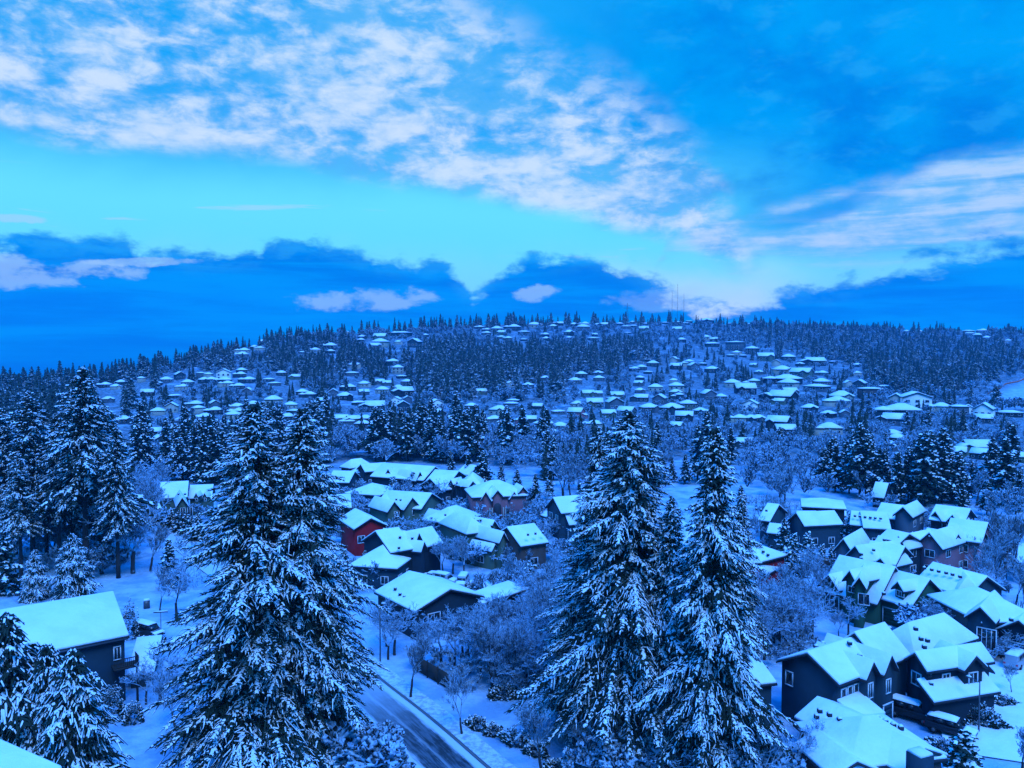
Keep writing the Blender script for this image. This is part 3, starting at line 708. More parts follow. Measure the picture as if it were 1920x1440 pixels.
# green house with three-car garage
G = [pw((1532, 1098), (1648, 1118), 10.5, 5.4, 2.8, 'g'), pw((1641, 1122), (1709, 1141), 9.5, 3.4, 3.4, 'g'),
     pw((1532, 1098), (1573, 1110), 8, 3.7, 2.0, 'x'), pw((1578, 1089), (1606, 1097), 7, 5.9, 1.7, 'x'), pw((1595, 1104), (1626, 1108), 8, 5.6, 1.7, 'x'), pw((1572, 1120), (1620, 1132), 3.0, 2.9, 0.7, 's', 2.5),
     pw((1670, 1104), (1694, 1112), 4.5, 5.3, 1.2, 'x', 4.0)]
G[0] = pw((1537, 1108), (1645, 1135), 11, 3.0, 4.6, 'g')
G = G[:5] + G[6:]
h_('house', 'green craftsman house with twin front gables and a long garage wing with one dormer', G, 'green',
   wins=[(2, 'f', 2.0, 1.7, 2.4, 2.2, 2), (4, 'f', 1.3, 4.2, 1.5, 1.6, 1), (3, 'f', 1.0, 4.9, 1.2, .9, 1), (5, 'f', 0.9, 4.9, 1.3, .8, 2), (0, 'f', 5.5, 1.5, 1.0, 1.4, 1)],
   garages=[(1, 'f', 2.9, 4.6, 'green'), (1, 'f', 6.2, 1.6, 'green')], vents=[(1657, 1114, 5.4)], short='green garage house')
h_('house', 'pale long house behind the green garage wing, row of box vents along its ridge', [pw((1712, 1092), (1815, 1122), 9, 3.6, 2.6, 'g'), pw((1790, 1116), (1845, 1121), 9, 3.7, 2.4, 'h'), pw((1806, 1104), (1832, 1095), 5, 4.0, 1.2, 'x')], 'slate',
   vents=[(1733, 1066, 5.8), (1747, 1069, 5.8), (1760, 1072, 5.8), (1774, 1075, 5.8), (1786, 1078, 5.8), (1800, 1082, 5.8), (1831, 1091, 5.3), (1846, 1094, 5.0)], short='vented long roof')
h_('house', 'grey house at the right edge with tall gridded window and small balcony', [pw((1806, 1159), (1868, 1171), 9.5, 5.0, 1.8, 'x'), pw((1840, 1170), (1960, 1166), 12, 4.6, 2.4, 'h')], 'slate',
   wins=[(0, 'f', 2.2, 2.6, 2.2, 3.0, 3)], vents=[(1896, 1163, 5.6)], short='grey right-edge house')
h_('house', 'dark double garage with open gable at the right edge', [pw((1857, 1185), (1962, 1207), 8.5, 3.2, 2.2, 'x')], 'navy', wins=[], garages=[(0, 'f', 2.6, 3.6, 'grey'), (0, 'f', 7.0, 3.6, 'grey')], short='dark double garage')
# second row right
h_('house', 'blue-walled house with overlapping front gables left of the black fir hedge', [pw((1561, 1034), (1600, 1040), 11, 4.9, 2.4, 'x'), pw((1583, 1044), (1622, 1056), 10, 4.6, 2.3, 'x'), pw((1612, 1050), (1680, 1062), 9, 4.4, 2.4, 'g'), pw((1634, 1060), (1666, 1068), 7, 4.0, 1.4, 'x')], 'grey',
   vents=[(1615, 1040, 6.4), (1614, 1048, 6.0), (1638, 1032, 6.4)], short='blue overlapping-gable house')
h_('house', 'dark gabled house with two steep end gables between blue house and long pink-gabled house', [pw((1630, 1024), (1672, 1034), 10, 5.4, 2.4, 'g'), pw((1668, 1026), (1700, 1033), 10, 5.2, 2.2, 'x'), pw((1696, 1037), (1715, 1032), 6, 4.6, 1.6, 'x')], 'navy',
   vents=[(1665, 1014, 7.0), (1658, 1013, 7.0), (1668, 1015, 6.8)], short='dark steep-gabled house')
h_('house', 'long house with pink gable fronts and a skylight in its snowy roof', [pw((1715, 1022), (1768, 1032), 11, 5.4, 2.6, 'x'), pw((1768, 1010), (1842, 1020), 11, 5.6, 2.8, 'g'), pw((1737, 1031), (1762, 1030), 6, 4.4, 1.7, 'x'), pw((1786, 1024), (1808, 1019), 6, 5.2, 1.8, 'x'), pw((1838, 1017), (1856, 1012), 6, 5.4, 1.5, 'x'), pw((1838, 1038), (1860, 1031), 5, 3.2, 1.2, 'x')], 'pink',
   vents=[(1743, 1008, 7.2)], short='pink-gabled long house')
h_('house', 'dark house with broad roof and two front gables beyond the pink-gabled house', [pw((1740, 975), (1808, 984), 10, 5.0, 2.4, 'g'), pw((1740, 973), (1766, 979), 7, 5.0, 1.8, 'x'), pw((1772, 980), (1798, 984), 6, 5.0, 1.7, 'x')], 'navy', garages=[(1, 'f', 1.9, 2.8, 'grey'), (2, 'f', 1.8, 2.6, 'grey')], short='two-gabled dark house')
h_('house', 'grey-blue two-storey house with front gable and long roof to its left', [pw((1673, 967), (1712, 972), 10, 5.8, 2.0, 'x'), pw((1638, 970), (1690, 977), 9, 4.4, 2.4, 'g'), pw((1715, 976), (1727, 975), 5, 4.2, 1.0, 'x')], 'grey', short='grey-blue two-storey house')
h_('house', 'low wide snowy roof with dotted ridge before the flat-roofed dark house', [pw((1618, 991), (1672, 994), 10, 4.0, 2.5, 'g'), pw((1592, 985), (1625, 988), 8, 4.0, 2.2, 'g')], 'slate', vents=[(1603, 968, 5.8), (1612, 969, 5.8), (1622, 970, 5.8), (1632, 971, 5.8), (1641, 972, 5.8), (1651, 973, 5.8)], short='dotted-ridge roof')
h_('house', 'dark two-storey house with a flat hipped roof and a lower porch roof', [pw((1502, 951), (1588, 956), 10, 6.0, 1.2, 'h'), pw((1543, 966), (1588, 969), 3.0, 3.2, 0.6, 's', 2.8)], 'navy', short='flat-roofed dark house')
h_('house', 'snowy roof with grey gable end left of the flat dark two-storey house', [pw((1476, 976), (1508, 988), 9, 4.6, 2.2, 'x'), pw((1505, 985), (1545, 985), 8, 4.2, 2.0, 'g')], 'slate', vents=[(1497, 962, 6.4), (1508, 964, 6.4)], short='grey gable end')
h_('house', 'snowy roof with dotted ridge just right of the big right fir', [pw((1420, 976), (1444, 979), 12, 4.8, 2.6, 'g')], 'slate', vents=[(1418, 955, 7.0), (1427, 957, 7.0), (1437, 958, 7.0)], short='roof right of the big fir')
h_('shed', 'low snowy outbuilding roof among frosted trees below the dotted ridge roof', [pw((1436, 1000), (1464, 1003), 6, 3.4, 1.4, 'g')], 'slate', cat='outbuilding', wins=[])
h_('house', 'steep snowy end of a roof at the foot of the tall dark firs', [pw((1632, 932), (1658, 935), 7, 2.6, 3.4, 'g')], 'navy', short='steep roof under dark firs')
h_('house', 'red house with white-framed window and wide hipped roof behind the big right fir', [pw((1374, 1056), (1430, 1057), 11, 5.2, 2.2, 'h'), pw((1425, 1056), (1478, 1042), 9, 5.2, 1.8, 'h'), pw((1387, 1051), (1407, 1054), 5, 5.2, 1.3, 'x'), pw((1398, 1073), (1437, 1080), 8, 3.2, 1.8, 'x')], 'red',
   wins=[(2, 'f', 1.2, 4.1, 1.5, 1.5, 1), (3, 'f', 2.0, 3.6, 0.5, 0.5, 0)], vents=[(1426, 1023, 7.0), (1431, 1035, 6.4), (1440, 1041, 6.0)], short='red house on the right')
h_('house', 'white snow-covered roof wedge between the two tall right firs', [pw((1279, 1024), (1330, 1022), 12, 4.6, 3.0, 'h')], 'slate', short='roof between the right firs')
h_('house', 'snowy roof corner at the far right edge beside the bare poplars', [pw((1905, 1055), (1990, 1066), 9, 3.6, 2.4, 'g')], 'grey', short='roof corner at the right edge')
# middle group
h_('house', 'red-walled gabled house left of the dark many-gabled house', [pw((663, 994), (729, 987), 11, 5.2, 1.9, 'x')], 'red', wins=[(0, 'f', 4.4, 3.5, 1.5, 1.6, 1), (0, 'f', 1.2, 3.1, 1.4, 1.4, 1)], vents=[(686, 973, 6.0), (690, 979, 6.0)], short='red gabled house')
h_('house', 'dark house with several steep gables above the snowy parked cars', [pw((700, 1028), (742, 1040), 11, 4.9, 2.6, 'x'), pw((732, 1038), (778, 1030), 11, 5.4, 2.8, 'g'), pw((776, 1030), (797, 1022), 8, 5.2, 2.4, 'x'), pw((790, 1037), (803, 1031), 5, 5.0, 1.6, 'x'), pw((752, 1058), (776, 1044), 6, 3.0, 1.6, 'h'), pw((745, 1040), (758, 1038), 3, 4.6, 0.9, 'x')], 'navy',
   wins=[(2, 'f', 1.6, 4.2, 1.1, 1.5, 1), (2, 'f', 1.8, 1.6, 1.2, 1.6, 1)], vents=[(706, 1009, 6.3), (750, 1008, 7.2), (773, 1010, 7.0), (748, 1028, 6.2)], short='dark many-gabled house')
h_('house', 'low snow-covered hipped roof among young firs left of the dark many-gabled house', [pw((652, 1062), (745, 1068), 12, 3.6, 2.6, 'h')], 'slate', short='low roof among firs')
h_('house', 'large plain snowy roof with dark gable above the street trees', [pw((701, 1111), (777, 1149), 12.0, 4.0, 2.1, 'g')], 'navy', wins=[(0, 'r', 3.0, 2.6, 2.0, 1.2, 1)], vents=[(741, 1105, 5.0), (750, 1115, 4.8), (758, 1120, 4.6), (808, 1130, 4.3)], short='large plain snowy roof')
h_('shed', 'low dark carport with flat snowy roof right of the large plain roof', [pw((866, 1118), (905, 1134), 9, 3.2, 0.6, 's')], 'navy', cat='outbuilding', wins=[], short='low carport roof')
h_('house', 'sage green two-storey house with cluster of dark vents on its hipped roof', [pw((874, 1003), (919, 997), 12, 5.6, 2.4, 'h'), pw((918, 997), (938, 992), 7, 5.6, 1.8, 'x')], 'sage', wins=[(1, 'f', 1.8, 4.2, 1.2, 1.5, 1)], vents=[(888, 974, 7.4), (896, 977, 7.2), (901, 976, 7.2), (884, 983, 7.0), (891, 982, 7.0), (922, 987, 6.8)], short='sage house with dark vents')
h_('house', 'small sage green gable with snowy roof in front of the vented sage house', [pw((936, 1020), (955, 1016), 9, 4.8, 1.9, 'x'), pw((922, 1036), (936, 1032), 6, 3.2, 1.2, 'x')], 'sage', short='small sage gable')
h_('house', 'brown-walled house with plain snowy roof and three ridge vents', [pw((976, 1026), (1030, 1018), 10, 4.6, 2.6, 'g')], 'brown', vents=[(990, 1003, 6.6), (1004, 1001, 6.6), (1018, 999, 6.6)], short='three-vent roof')
h_('house', 'craftsman house with steep gable, long porch roof and garage gable beside big right fir', [pw((1021, 952), (1052, 964), 14, 5.6, 2.8, 'x'), pw((1003, 964), (1044, 977), 2.6, 3.0, 0.6, 's', 2.6), pw((1043, 978), (1067, 986), 11, 3.2, 3.0, 'x')], 'slate',
   wins=[(0, 'f', 1.8, 4.2, 1.5, 1.5, 1), (0, 'f', 4.6, 4.2, 1.0, 1.3, 1), (2, 'f', 2.0, 3.9, 1.1, 1.2, 1)], garages=[(2, 'f', 2.0, 3.0, 'slate')], short='craftsman porch house')
h_('house', 'grand house with pink arched columned entry gable and broad hipped roof', [pw((884, 934), (990, 930), 12, 5.0, 3.0, 'h'), pw((900, 940), (922, 941), 8, 4.8, 2.2, 'x'), pw((922, 934), (945, 933), 7, 5.6, 1.7, 'x'), pw((955, 938), (974, 936), 6, 4.2, 1.8, 'x'), pw((972, 926), (991, 925), 6, 5.6, 1.5, 'x')], 'pink', auto=False, short='arched entry house')
h_('house', 'dark two-storey house with white window and small front gables behind the arched entry house', [pw((828, 921), (868, 915), 10, 4.0, 2.6, 'g'), pw((862, 913), (906, 913), 10, 5.6, 2.6, 'h'), pw((840, 909), (850, 910), 5, 5.2, 1.3, 'x'), pw((852, 914), (862, 914), 5, 5.2, 1.5, 'x'), pw((878, 915), (896, 912), 5, 5.6, 1.4, 'x')], 'navy', wins=[(4, 'f', 1.4, 4.4, 1.3, 1.4, 2), (0, 'f', 2.0, 1.6, 1.2, 1.2, 1)], short='small-gabled dark house')
h_('house', 'house with plain snowy roof filling the gap between long roof and dark house', [pw((795, 906), (842, 909), 13, 4.8, 2.6, 'g')], 'slate', short='plain gap roof')
h_('house', 'long house with wide snowy roof and two dark pointed gables', [pw((693, 894), (794, 902), 13, 4.8, 3.0, 'g'), pw((718, 897), (737, 898), 7, 4.4, 2.6, 'x'), pw((780, 903), (796, 900), 8, 4.6, 2.4, 'x')], 'navy', short='long two-pointed house')
h_('shed', 'small blue shed with snowy roof against the dark fir wood', [pw((854, 888), (878, 892), 8, 4.0, 2.4, 'g')], 'grey', cat='outbuilding', short='blue shed')
h_('house', 'dark house with stepped snowy roofs at the left end of the middle street', [pw((652, 884), (677, 888), 10, 3.6, 2.0, 'g'), pw((636, 876), (656, 879), 9, 4.6, 2.2, 'h'), pw((668, 880), (684, 886), 8, 4.6, 1.8, 'x')], 'navy', short='stepped-roof house')
h_('house', 'house with small red gable and snowy roof beside the big middle firs', [pw((612, 905), (655, 906), 10, 4.2, 2.4, 'g'), pw((639, 908), (650, 908), 4, 3.8, 1.4, 'x')], 'slate', short='little red-gable house')
h_('house', 'low snowy hipped roof right of the little red-gable house', [pw((645, 926), (712, 930), 11, 3.2, 2.0, 'h')], 'slate', short='low hip roof')
h_('house', 'short snowy roof with dark gable behind the big middle firs', [pw((615, 955), (660, 953), 10, 4.8, 2.2, 'g')], 'navy', short='short dark-gabled roof')
h_('house', 'grey-green house with a pair of broad front gables', [pw((702, 950), (790, 956), 12, 4.8, 2.6, 'g'), pw((726, 962), (754, 958), 9, 4.6, 2.2, 'x'), pw((757, 958), (791, 953), 10, 4.8, 2.6, 'x'), pw((787, 961), (803, 959), 6, 3.4, 1.2, 'x')], 'sage', wins=[(1, 'f', 2.2, 4.0, 1.3, 1.2, 1), (2, 'f', 3.0, 4.0, 1.9, 1.2, 2)], vents=[(743, 937, 7.0), (751, 938, 7.0)], short='twin broad-gabled house')
h_('house', 'snowy hipped roof with pipe and low gable between twin gables and sage house', [pw((790, 976), (848, 984), 11, 4.2, 2.4, 'h'), pw((840, 986), (866, 981), 9, 3.6, 2.0, 'x')], 'slate', vents=[(809, 972, 5.4), (835, 966, 6.4), (841, 974, 5.6), (862, 968, 5.6)], short='piped hip roof')
# left street house and garage with dormers
h_('house', 'pale green house with tall gable window at the end of the left street', [pw((296, 936), (352, 933), 11, 5.2, 3.0, 'g'), pw((329, 953), (355, 951), 11, 5.0, 2.2, 'x'), pw((352, 936), (398, 934), 8, 4.0, 2.6, 'g'), pw((363, 933), (372, 933), 3, 5.0, 1.0, 'x', 4.0), pw((379, 933), (388, 933), 3, 5.0, 1.0, 'x', 4.0)], 'sage',
   wins=[(1, 'f', 1.1, 3.8, 1.0, 2.2, 1), (1, 'f', 2.6, 3.8, 1.0, 2.2, 1), (3, 'f', .5, 4.5, .5, .7, 0), (4, 'f', .5, 4.5, .5, .7, 0)], vents=[(335, 927, 7.0), (347, 927, 7.0)], short='street-end green house')
# big near house on the left, with balcony
L1 = [pw((-130, 1268), (243, 1193), 15.5, 7.4, 3.2, 'g', gz=0)]
lw = L1[0]
h1 = h_('house', 'big dark blue house at the left with a broad snowy roof and corner balcony', L1, 'slate', wins=[(0, 'f', lw.W - 1.7, 5.6, 0.7, 1.5, 1)], vents=[(33, 1115, 10.2), (127, 1134, 10.2), (182, 1126, 10.2)], short='big left balcony house')
b0 = h1.location
m = MB(); P = lambda a, t, z: tuple(Vector(lw.P(a, t, z)) - b0)
bx0, bx1 = lw.W - 1.9, lw.W + 0.7
m.box(P((bx0 + bx1) / 2, -0.3, 4.2), (bx1 - bx0, 1.7, 0.25), yaw=lw.yaw); bal = obj('balcony', m.mesh('balcony', [M['wood']]), h1)
m = MB()
for z in (4.42, 5.3): m.box(P((bx0 + bx1) / 2, -1.1, z), (bx1 - bx0, 0.09, 0.09), yaw=lw.yaw); m.box(P(bx1 - .05, -0.3, z), (0.09, 1.5, 0.09), yaw=lw.yaw)
for i in range(14): m.box(P(bx0 + (bx1 - bx0) * i / 13, -1.1, 4.86), (0.05, 0.05, 0.8), yaw=lw.yaw)
for i in range(7): m.box(P(bx1 - .05, -1.0 + i * 0.23, 4.86), (0.05, 0.05, 0.8), yaw=lw.yaw)
obj('railing', m.mesh('railing', [M['wood']]), bal)
m = MB(); m.tube(P(bx1 - .2, -1.0, -0.6), P(bx1 - .2, -1.0, 4.1), 0.14, 0.14, 8); obj('post', m.mesh('post', [M['wood']]), bal)
m = MB(); m.box(P(lw.W / 2 - .2, 0.02, 7.2), (lw.W + .1, 0.16, 0.18), yaw=lw.yaw); obj('gutter', m.mesh('gutter', [M['metal']]), h1)
h_('house', 'edge of a snow-covered roof in the bottom left corner, nearest the viewer', [pw((122, 1447), (-160, 1322), 4, 24.0, -0.8, 's')], 'slate', wins=[], short='nearest roof edge')
h_('shed', 'low snowy shed roof to the right of the balcony house', [pw((236, 1268), (290, 1262), 9.0, 1.6, 1.4, 's')], 'slate', cat='outbuilding', wins=[], short='low shed beside the balcony')
# arched entry of the grand house
for r_ in [o for o in bpy.data.objects if o.get('label', '').startswith('grand house')]:
    wg = [f_[0] for f_ in FOOT][-200:]
EN = pw((922, 934), (945, 933), 7, 5.6, 1.7, 'x')
gr = [o for o in bpy.data.objects if o.get('label', '').startswith('grand house')][0]
gb = gr.location; L_ = EN.face('f')[3]
m = MB(); n_ = 10; yw = EN.yaw
pts = [(-0.9, 0.2)] + [(-0.9 * math.cos(math.pi * i / n_), 3.4 + 0.9 * math.sin(math.pi * i / n_)) for i in range(n_ + 1)] + [(0.9, 0.2)]
vv = []
for out in (0.10, 0.02):
    for du, z in pts: p = ref(EN, 'f', L_ / 2 + du, z, out); vv.append((p[0] - gb[0], p[1] - gb[1], p[2] - gb[2]))
k_ = len(pts); m.add(vv, [tuple(range(k_)), tuple(range(2 * k_ - 1, k_ - 1, -1))] + [(i, i + k_, (i + 1) % k_ + k_, (i + 1) % k_) for i in range(k_)])
obj('entry_door', m.mesh('entry_door', [M['dark']]), gr)
for du in (-1.9, -1.35, 1.35, 1.9):
    m = MB(); p = ref(EN, 'f', L_ / 2 + du, 0, 0.35); m.tube((p[0] - gb[0], p[1] - gb[1], p[2] - gb[2] - .3), (p[0] - gb[0], p[1] - gb[1], 3.3 - gb[2]), 0.16, 0.14, 10); obj('column', m.mesh('column', [M['cream']]), gr)
m = MB(); p = ref(EN, 'f', L_ / 2, 0.05, 0.9); m.box((p[0] - gb[0], p[1] - gb[1], .05 - gb[2]), (5.2, 1.8, 0.3), yaw=yw); obj('step', m.mesh('step', [M['cream']]), gr)
# skylight of the low chimneyed house
lowh = [o for o in bpy.data.objects if o.get('label', '').startswith('low house at the bottom')][0]
NHAND = len(BOXES)
# ------------------------------------------------------------------ far houses: each read off the photograph as (x, eave y, width, form)
FAR = {}
FAR['left hillside'] = [(198,721,22,'h'),(217,724,14,'h'),(227,716,12,'h'),(265,709,16,'t'),(277,735,26,'g'),(312,711,24,'h'),(293,718,14,'h'),(337,703,20,'x'),(352,716,24,'h'),(344,725,20,'h'),(328,741,20,'f'),(377,700,17,'T'),(391,702,13,'t'),(383,712,22,'h'),(397,711,14,'h'),(420,698,28,'W'),(422,712,26,'h'),(453,693,20,'h'),(452,701,20,'h'),(467,711,24,'h'),(427,719,22,'h'),(448,723,24,'h'),(465,732,20,'x'),(203,748,16,'h'),(232,786,26,'h'),(322,762,26,'x'),(296,770,18,'h'),(367,757,26,'h'),(372,765,16,'t'),(402,756,16,'x'),(404,768,22,'h'),(385,781,24,'h'),(445,762,24,'h'),(451,769,16,'h'),(438,776,26,'h'),(422,793,16,'h'),(268,802,24,'g'),(287,809,30,'g'),(299,824,14,'x'),(337,804,16,'g'),(343,787,14,'h'),(475,757,10,'h')]
FAR['left ridge'] = [(423,654,8,'h'),(458,657,22,'h'),(455,664,24,'h'),(477,650,10,'h'),(491,639,12,'h'),(488,652,16,'h'),(652,618,10,'x'),(679,631,16,'h'),(677,637,12,'h'),(753,624,38,'f'),(713,631,26,'g'),(713,641,32,'h'),(703,648,22,'g'),(778,641,24,'x'),(747,641,16,'h'),(620,648,26,'h'),(591,656,20,'h'),(620,658,14,'h'),(567,660,14,'f'),(797,628,10,'h')]
FAR['middle left suburb'] = [(737,677,24,'h'),(746,689,24,'t'),(753,705,14,'f'),(665,684,24,'h'),(622,689,14,'h'),(660,699,27,'f'),(528,699,20,'h'),(555,706,13,'g'),(504,711,20,'f'),(515,718,24,'f'),(683,719,24,'h'),(712,715,16,'g'),(725,718,10,'g'),(763,716,22,'t'),(567,734,24,'h'),(581,739,18,'h'),(655,725,26,'h'),(625,734,20,'x'),(647,742,32,'h'),(682,735,18,'g'),(717,730,28,'h'),(747,726,12,'h'),(758,733,34,'g'),(513,749,36,'h'),(545,759,28,'h'),(607,751,20,'g'),(673,754,30,'f'),(703,761,40,'g'),(743,749,22,'W'),(764,747,18,'x'),(756,759,26,'x'),(540,781,20,'h'),(553,770,16,'f'),(608,776,22,'f'),(640,784,20,'g'),(662,785,26,'g'),(686,784,22,'h'),(680,794,30,'h'),(650,790,12,'f'),(540,807,20,'h')]
FAR['hilltop left of masts'] = [(900,613,14,'h'),(913,618,14,'h'),(913,624,16,'h'),(915,630,12,'x'),(932,616,24,'h'),(942,623,18,'g'),(940,632,12,'h'),(953,634,16,'h'),(964,613,24,'h'),(982,622,24,'f'),(1002,609,28,'h'),(982,636,16,'f'),(1037,605,12,'h'),(1037,612,18,'h'),(1050,606,14,'g'),(1023,627,16,'h'),(1024,634,16,'h'),(1067,623,22,'h'),(1067,633,12,'h'),(1076,608,16,'h'),(1097,607,18,'h'),(1093,613,26,'h'),(1115,627,12,'g'),(1112,634,22,'f'),(1120,608,12,'h'),(1134,608,16,'g'),(1162,607,12,'h'),(1173,612,20,'f'),(1186,604,10,'h'),(1187,611,16,'f'),(1212,607,16,'f'),(1207,616,20,'g'),(1177,624,12,'f'),(1247,605,14,'f')]
FAR['hilltop right of masts'] = [(1270,604,18,'f'),(1287,606,14,'f'),(1292,600,14,'f'),(1325,600,26,'h'),(1270,617,20,'g'),(1367,605,10,'f'),(1403,602,8,'h'),(1278,637,18,'h'),(1323,632,20,'h'),(1338,636,16,'g'),(1335,644,30,'f'),(1378,642,32,'T'),(1410,654,24,'t'),(1381,661,18,'h'),(1370,666,16,'f'),(1393,666,14,'f')]
FAR['foot of the central wood'] = [(902,733,22,'g'),(956,719,10,'x'),(990,721,22,'h'),(1022,708,8,'h'),(1090,701,24,'h'),(1078,713,26,'h'),(817,755,26,'W'),(884,760,24,'h'),(962,750,26,'f'),(958,756,30,'f'),(937,768,38,'h'),(823,775,24,'x'),(1007,761,12,'g'),(1047,771,24,'f'),(1102,737,26,'g'),(1082,757,26,'h'),(1080,772,30,'P'),(1092,778,16,'p'),(927,785,16,'h'),(975,787,14,'p'),(994,785,18,'g'),(1023,793,14,'h'),(1050,798,14,'h')]
FAR['suburb below the masts'] = [(1264,674,18,'x'),(1292,678,20,'t'),(1224,681,24,'h'),(1203,688,20,'h'),(1190,691,16,'h'),(1215,697,18,'f'),(1268,686,24,'g'),(1300,685,20,'x'),(1335,692,26,'h'),(1317,681,18,'f'),(1122,699,20,'h'),(1123,709,22,'h'),(1200,708,18,'t'),(1198,718,20,'g'),(1229,726,30,'h'),(1200,732,20,'h'),(1263,713,16,'h'),(1268,724,30,'t'),(1267,735,26,'h'),(1273,740,16,'t'),(1157,741,28,'g'),(1120,737,18,'g'),(1150,747,26,'f'),(1203,745,28,'g'),(1237,747,26,'x'),(1115,754,34,'g'),(1152,755,32,'x'),(1217,764,36,'h'),(1260,764,42,'h'),(1290,757,32,'t'),(1313,770,26,'h'),(1328,738,26,'x'),(1352,743,20,'h'),(1373,718,32,'h'),(1397,728,40,'g'),(1413,714,22,'t'),(1407,757,32,'W'),(1283,779,36,'g'),(1175,769,34,'g'),(1140,775,30,'g'),(1387,783,30,'h'),(1115,794,24,'h'),(1267,798,18,'g'),(1408,783,20,'h')]
FAR['right suburb'] = [(1435,668,32,'g'),(1478,669,26,'h'),(1455,679,18,'x'),(1527,677,38,'g'),(1500,682,16,'h'),(1562,678,14,'f'),(1467,693,36,'h'),(1503,698,40,'g'),(1542,699,20,'h'),(1413,684,14,'g'),(1423,697,14,'h'),(1475,710,52,'h'),(1478,718,36,'h'),(1540,715,30,'h'),(1532,725,46,'f'),(1480,734,30,'g'),(1468,743,48,'g'),(1462,752,16,'g'),(1578,742,46,'h'),(1570,752,40,'h'),(1590,718,18,'x'),(1518,765,34,'h'),(1553,775,28,'h'),(1422,783,26,'h'),(1460,790,44,'g'),(1555,802,46,'h'),(1472,805,40,'g'),(1393,828,32,'g'),(1583,774,10,'x'),(1607,684,16,'h'),(1607,699,14,'h'),(1612,719,24,'x'),(1631,730,42,'D'),(1658,724,20,'f'),(1715,746,54,'W'),(1680,748,34,'x'),(1690,769,64,'h'),(1650,775,18,'x'),(1678,785,44,'g'),(1765,762,34,'h'),(1798,764,30,'T'),(1815,766,22,'X'),(1845,768,34,'X'),(1845,785,34,'g'),(1892,773,44,'f'),(1673,813,22,'h'),(1682,820,22,'h'),(1667,834,24,'h'),(1833,838,54,'g'),(1842,850,34,'g'),(1905,855,36,'g'),(1792,846,10,'g')]
FAR['far right hilltop'] = [(1700,619,12,'h'),(1725,619,12,'h'),(1784,614,14,'h'),(1815,620,22,'f'),(1843,620,18,'h'),(1818,625,22,'f'),(1833,628,18,'h'),(1850,633,16,'h'),(1890,638,6,'h')]
FORMS = {  # W, D, eave height, rise, kind, wall colours, words
 'h': (15, 12, 3.9, 3.0, 'h', ('grey', 'slate', 'cream', 'navy'), 'hip-roofed'), 'f': (16, 11, 3.0, 1.3, 'h', ('navy', 'slate', 'grey'), 'flat-roofed'),
 'g': (14, 11, 3.8, 3.2, 'g', ('slate', 'grey', 'navy', 'sage'), 'gabled'), 'x': (11, 12, 4.6, 3.2, 'x', ('grey', 'cream', 'slate'), 'front-gabled'),
 't': (12, 10, 5.8, 2.2, 'h', ('cream', 'slate', 'sage'), 'tall hip-roofed'), 'T': (12, 9, 8.4, 1.0, 'h', ('grey', 'grey'), 'tall narrow'),
 'W': (13, 10, 6.4, 3.0, 'x', ('white', 'white'), 'pale two-storey gabled'), 'X': (11, 12, 6.6, 3.6, 'x', ('white', 'white'), 'white steep-gabled'), 'D': (18, 11, 7.4, 0.8, 'h', ('dark', 'dark'), 'black-walled box-shaped'),
 'P': (13, 11, 5.2, 3.2, 'g', ('pink', 'pink'), 'pink-walled'), 'p': (11, 10, 3.4, 2.0, 'x', ('pink', 'pink'), 'small pink')}
CW = dict(grey='grey', slate='blue-grey', cream='cream', navy='dark blue', sage='grey-green', white='white', dark='black', pink='pink')
FM = {}
def far_mesh(form, colr, var):
    key = (form, colr, var)
    if key in FM: return FM[key]
    W, D, h, r, kd = FORMS[form][:5]
    wg = [Wing(-W / 2, -D / 2, 0, W, D, h, r, kd, -5)]
    if form in 'hgt' and var == 1: wg.append(Wing(-W / 2 - 4.5, -D / 2 - 2.0, 0, 8, 8, h - 1.8 if h > 4 else h, 1.6, 'x' if form == 'g' else 'h', -5))
    if form in 'hgW' and var == 2: wg.append(Wing(W * 0.05, -D / 2 - 2.4, 0, 5.6, 7, h - 0.1, 1.7, 'x', -5))
    if form in 'gf' and var == 0: wg.append(Wing(-W / 2 + 1, -D / 2 - 1.5, 0, 5, 6, h - 0.2, 1.6, 'x' if form == 'g' else 'h', -5))
    a, b_, c = MB(), MB(), MB()
    for q, x in enumerate(wg): x.walls(a); x.roof(0, q * .02, .35, b_); x.roof(.05, .42 + q * .02, .40, c)
    win = []
    wq = wg[0]; L = W - 2 * INS; n = 3
    for lv in ([1.5, 4.2] if h > 5.5 else [1.8]):
        for i in range(n):
            fr, pn = MB(), MB(); x_ = -W / 2 + INS + L * (i + .5) / n; y_ = -D / 2 + INS
            for dz_ in (-.75, .75): fr.box((x_, y_ - .06, lv + dz_), (1.9, .14, .14))
            for dx_ in (-.88, .88): fr.box((x_ + dx_, y_ - .06, lv), (.14, .13, 1.36))
            pn.box((x_, y_ - .02, lv), (1.64, .05, 1.38)); win.append((fr.mesh('window', [M['trim']]), pn.mesh('pane', [M['glass']])))
    FM[key] = (a.mesh('wall', [M[colr]]), b_.mesh('roof', [M['fascia']]), c.mesh('snow', [M['snow']]), win, W)
    return FM[key]
ORD = ['', 'first', 'second', 'third', 'fourth', 'fifth', 'sixth', 'seventh', 'eighth', 'ninth', 'tenth', 'eleventh', 'twelfth', 'thirteenth', 'fourteenth', 'fifteenth', 'sixteenth', 'seventeenth', 'eighteenth', 'nineteenth', 'twentieth']
def ordn(n):
    if n <= 20: return ORD[n]
    t_ = {2: 'twenty', 3: 'thirty', 4: 'forty', 5: 'fifty'}[n // 10]
    return t_ + '-' + ORD[n % 10] if n % 10 else {3: 'thirtieth', 4: 'fortieth', 5: 'fiftieth'}[n // 10]
def place_word(ci, n): return 'leftmost' if ci == 0 else ('rightmost' if ci == n - 1 else ordn(ci + 1) + ' from left')
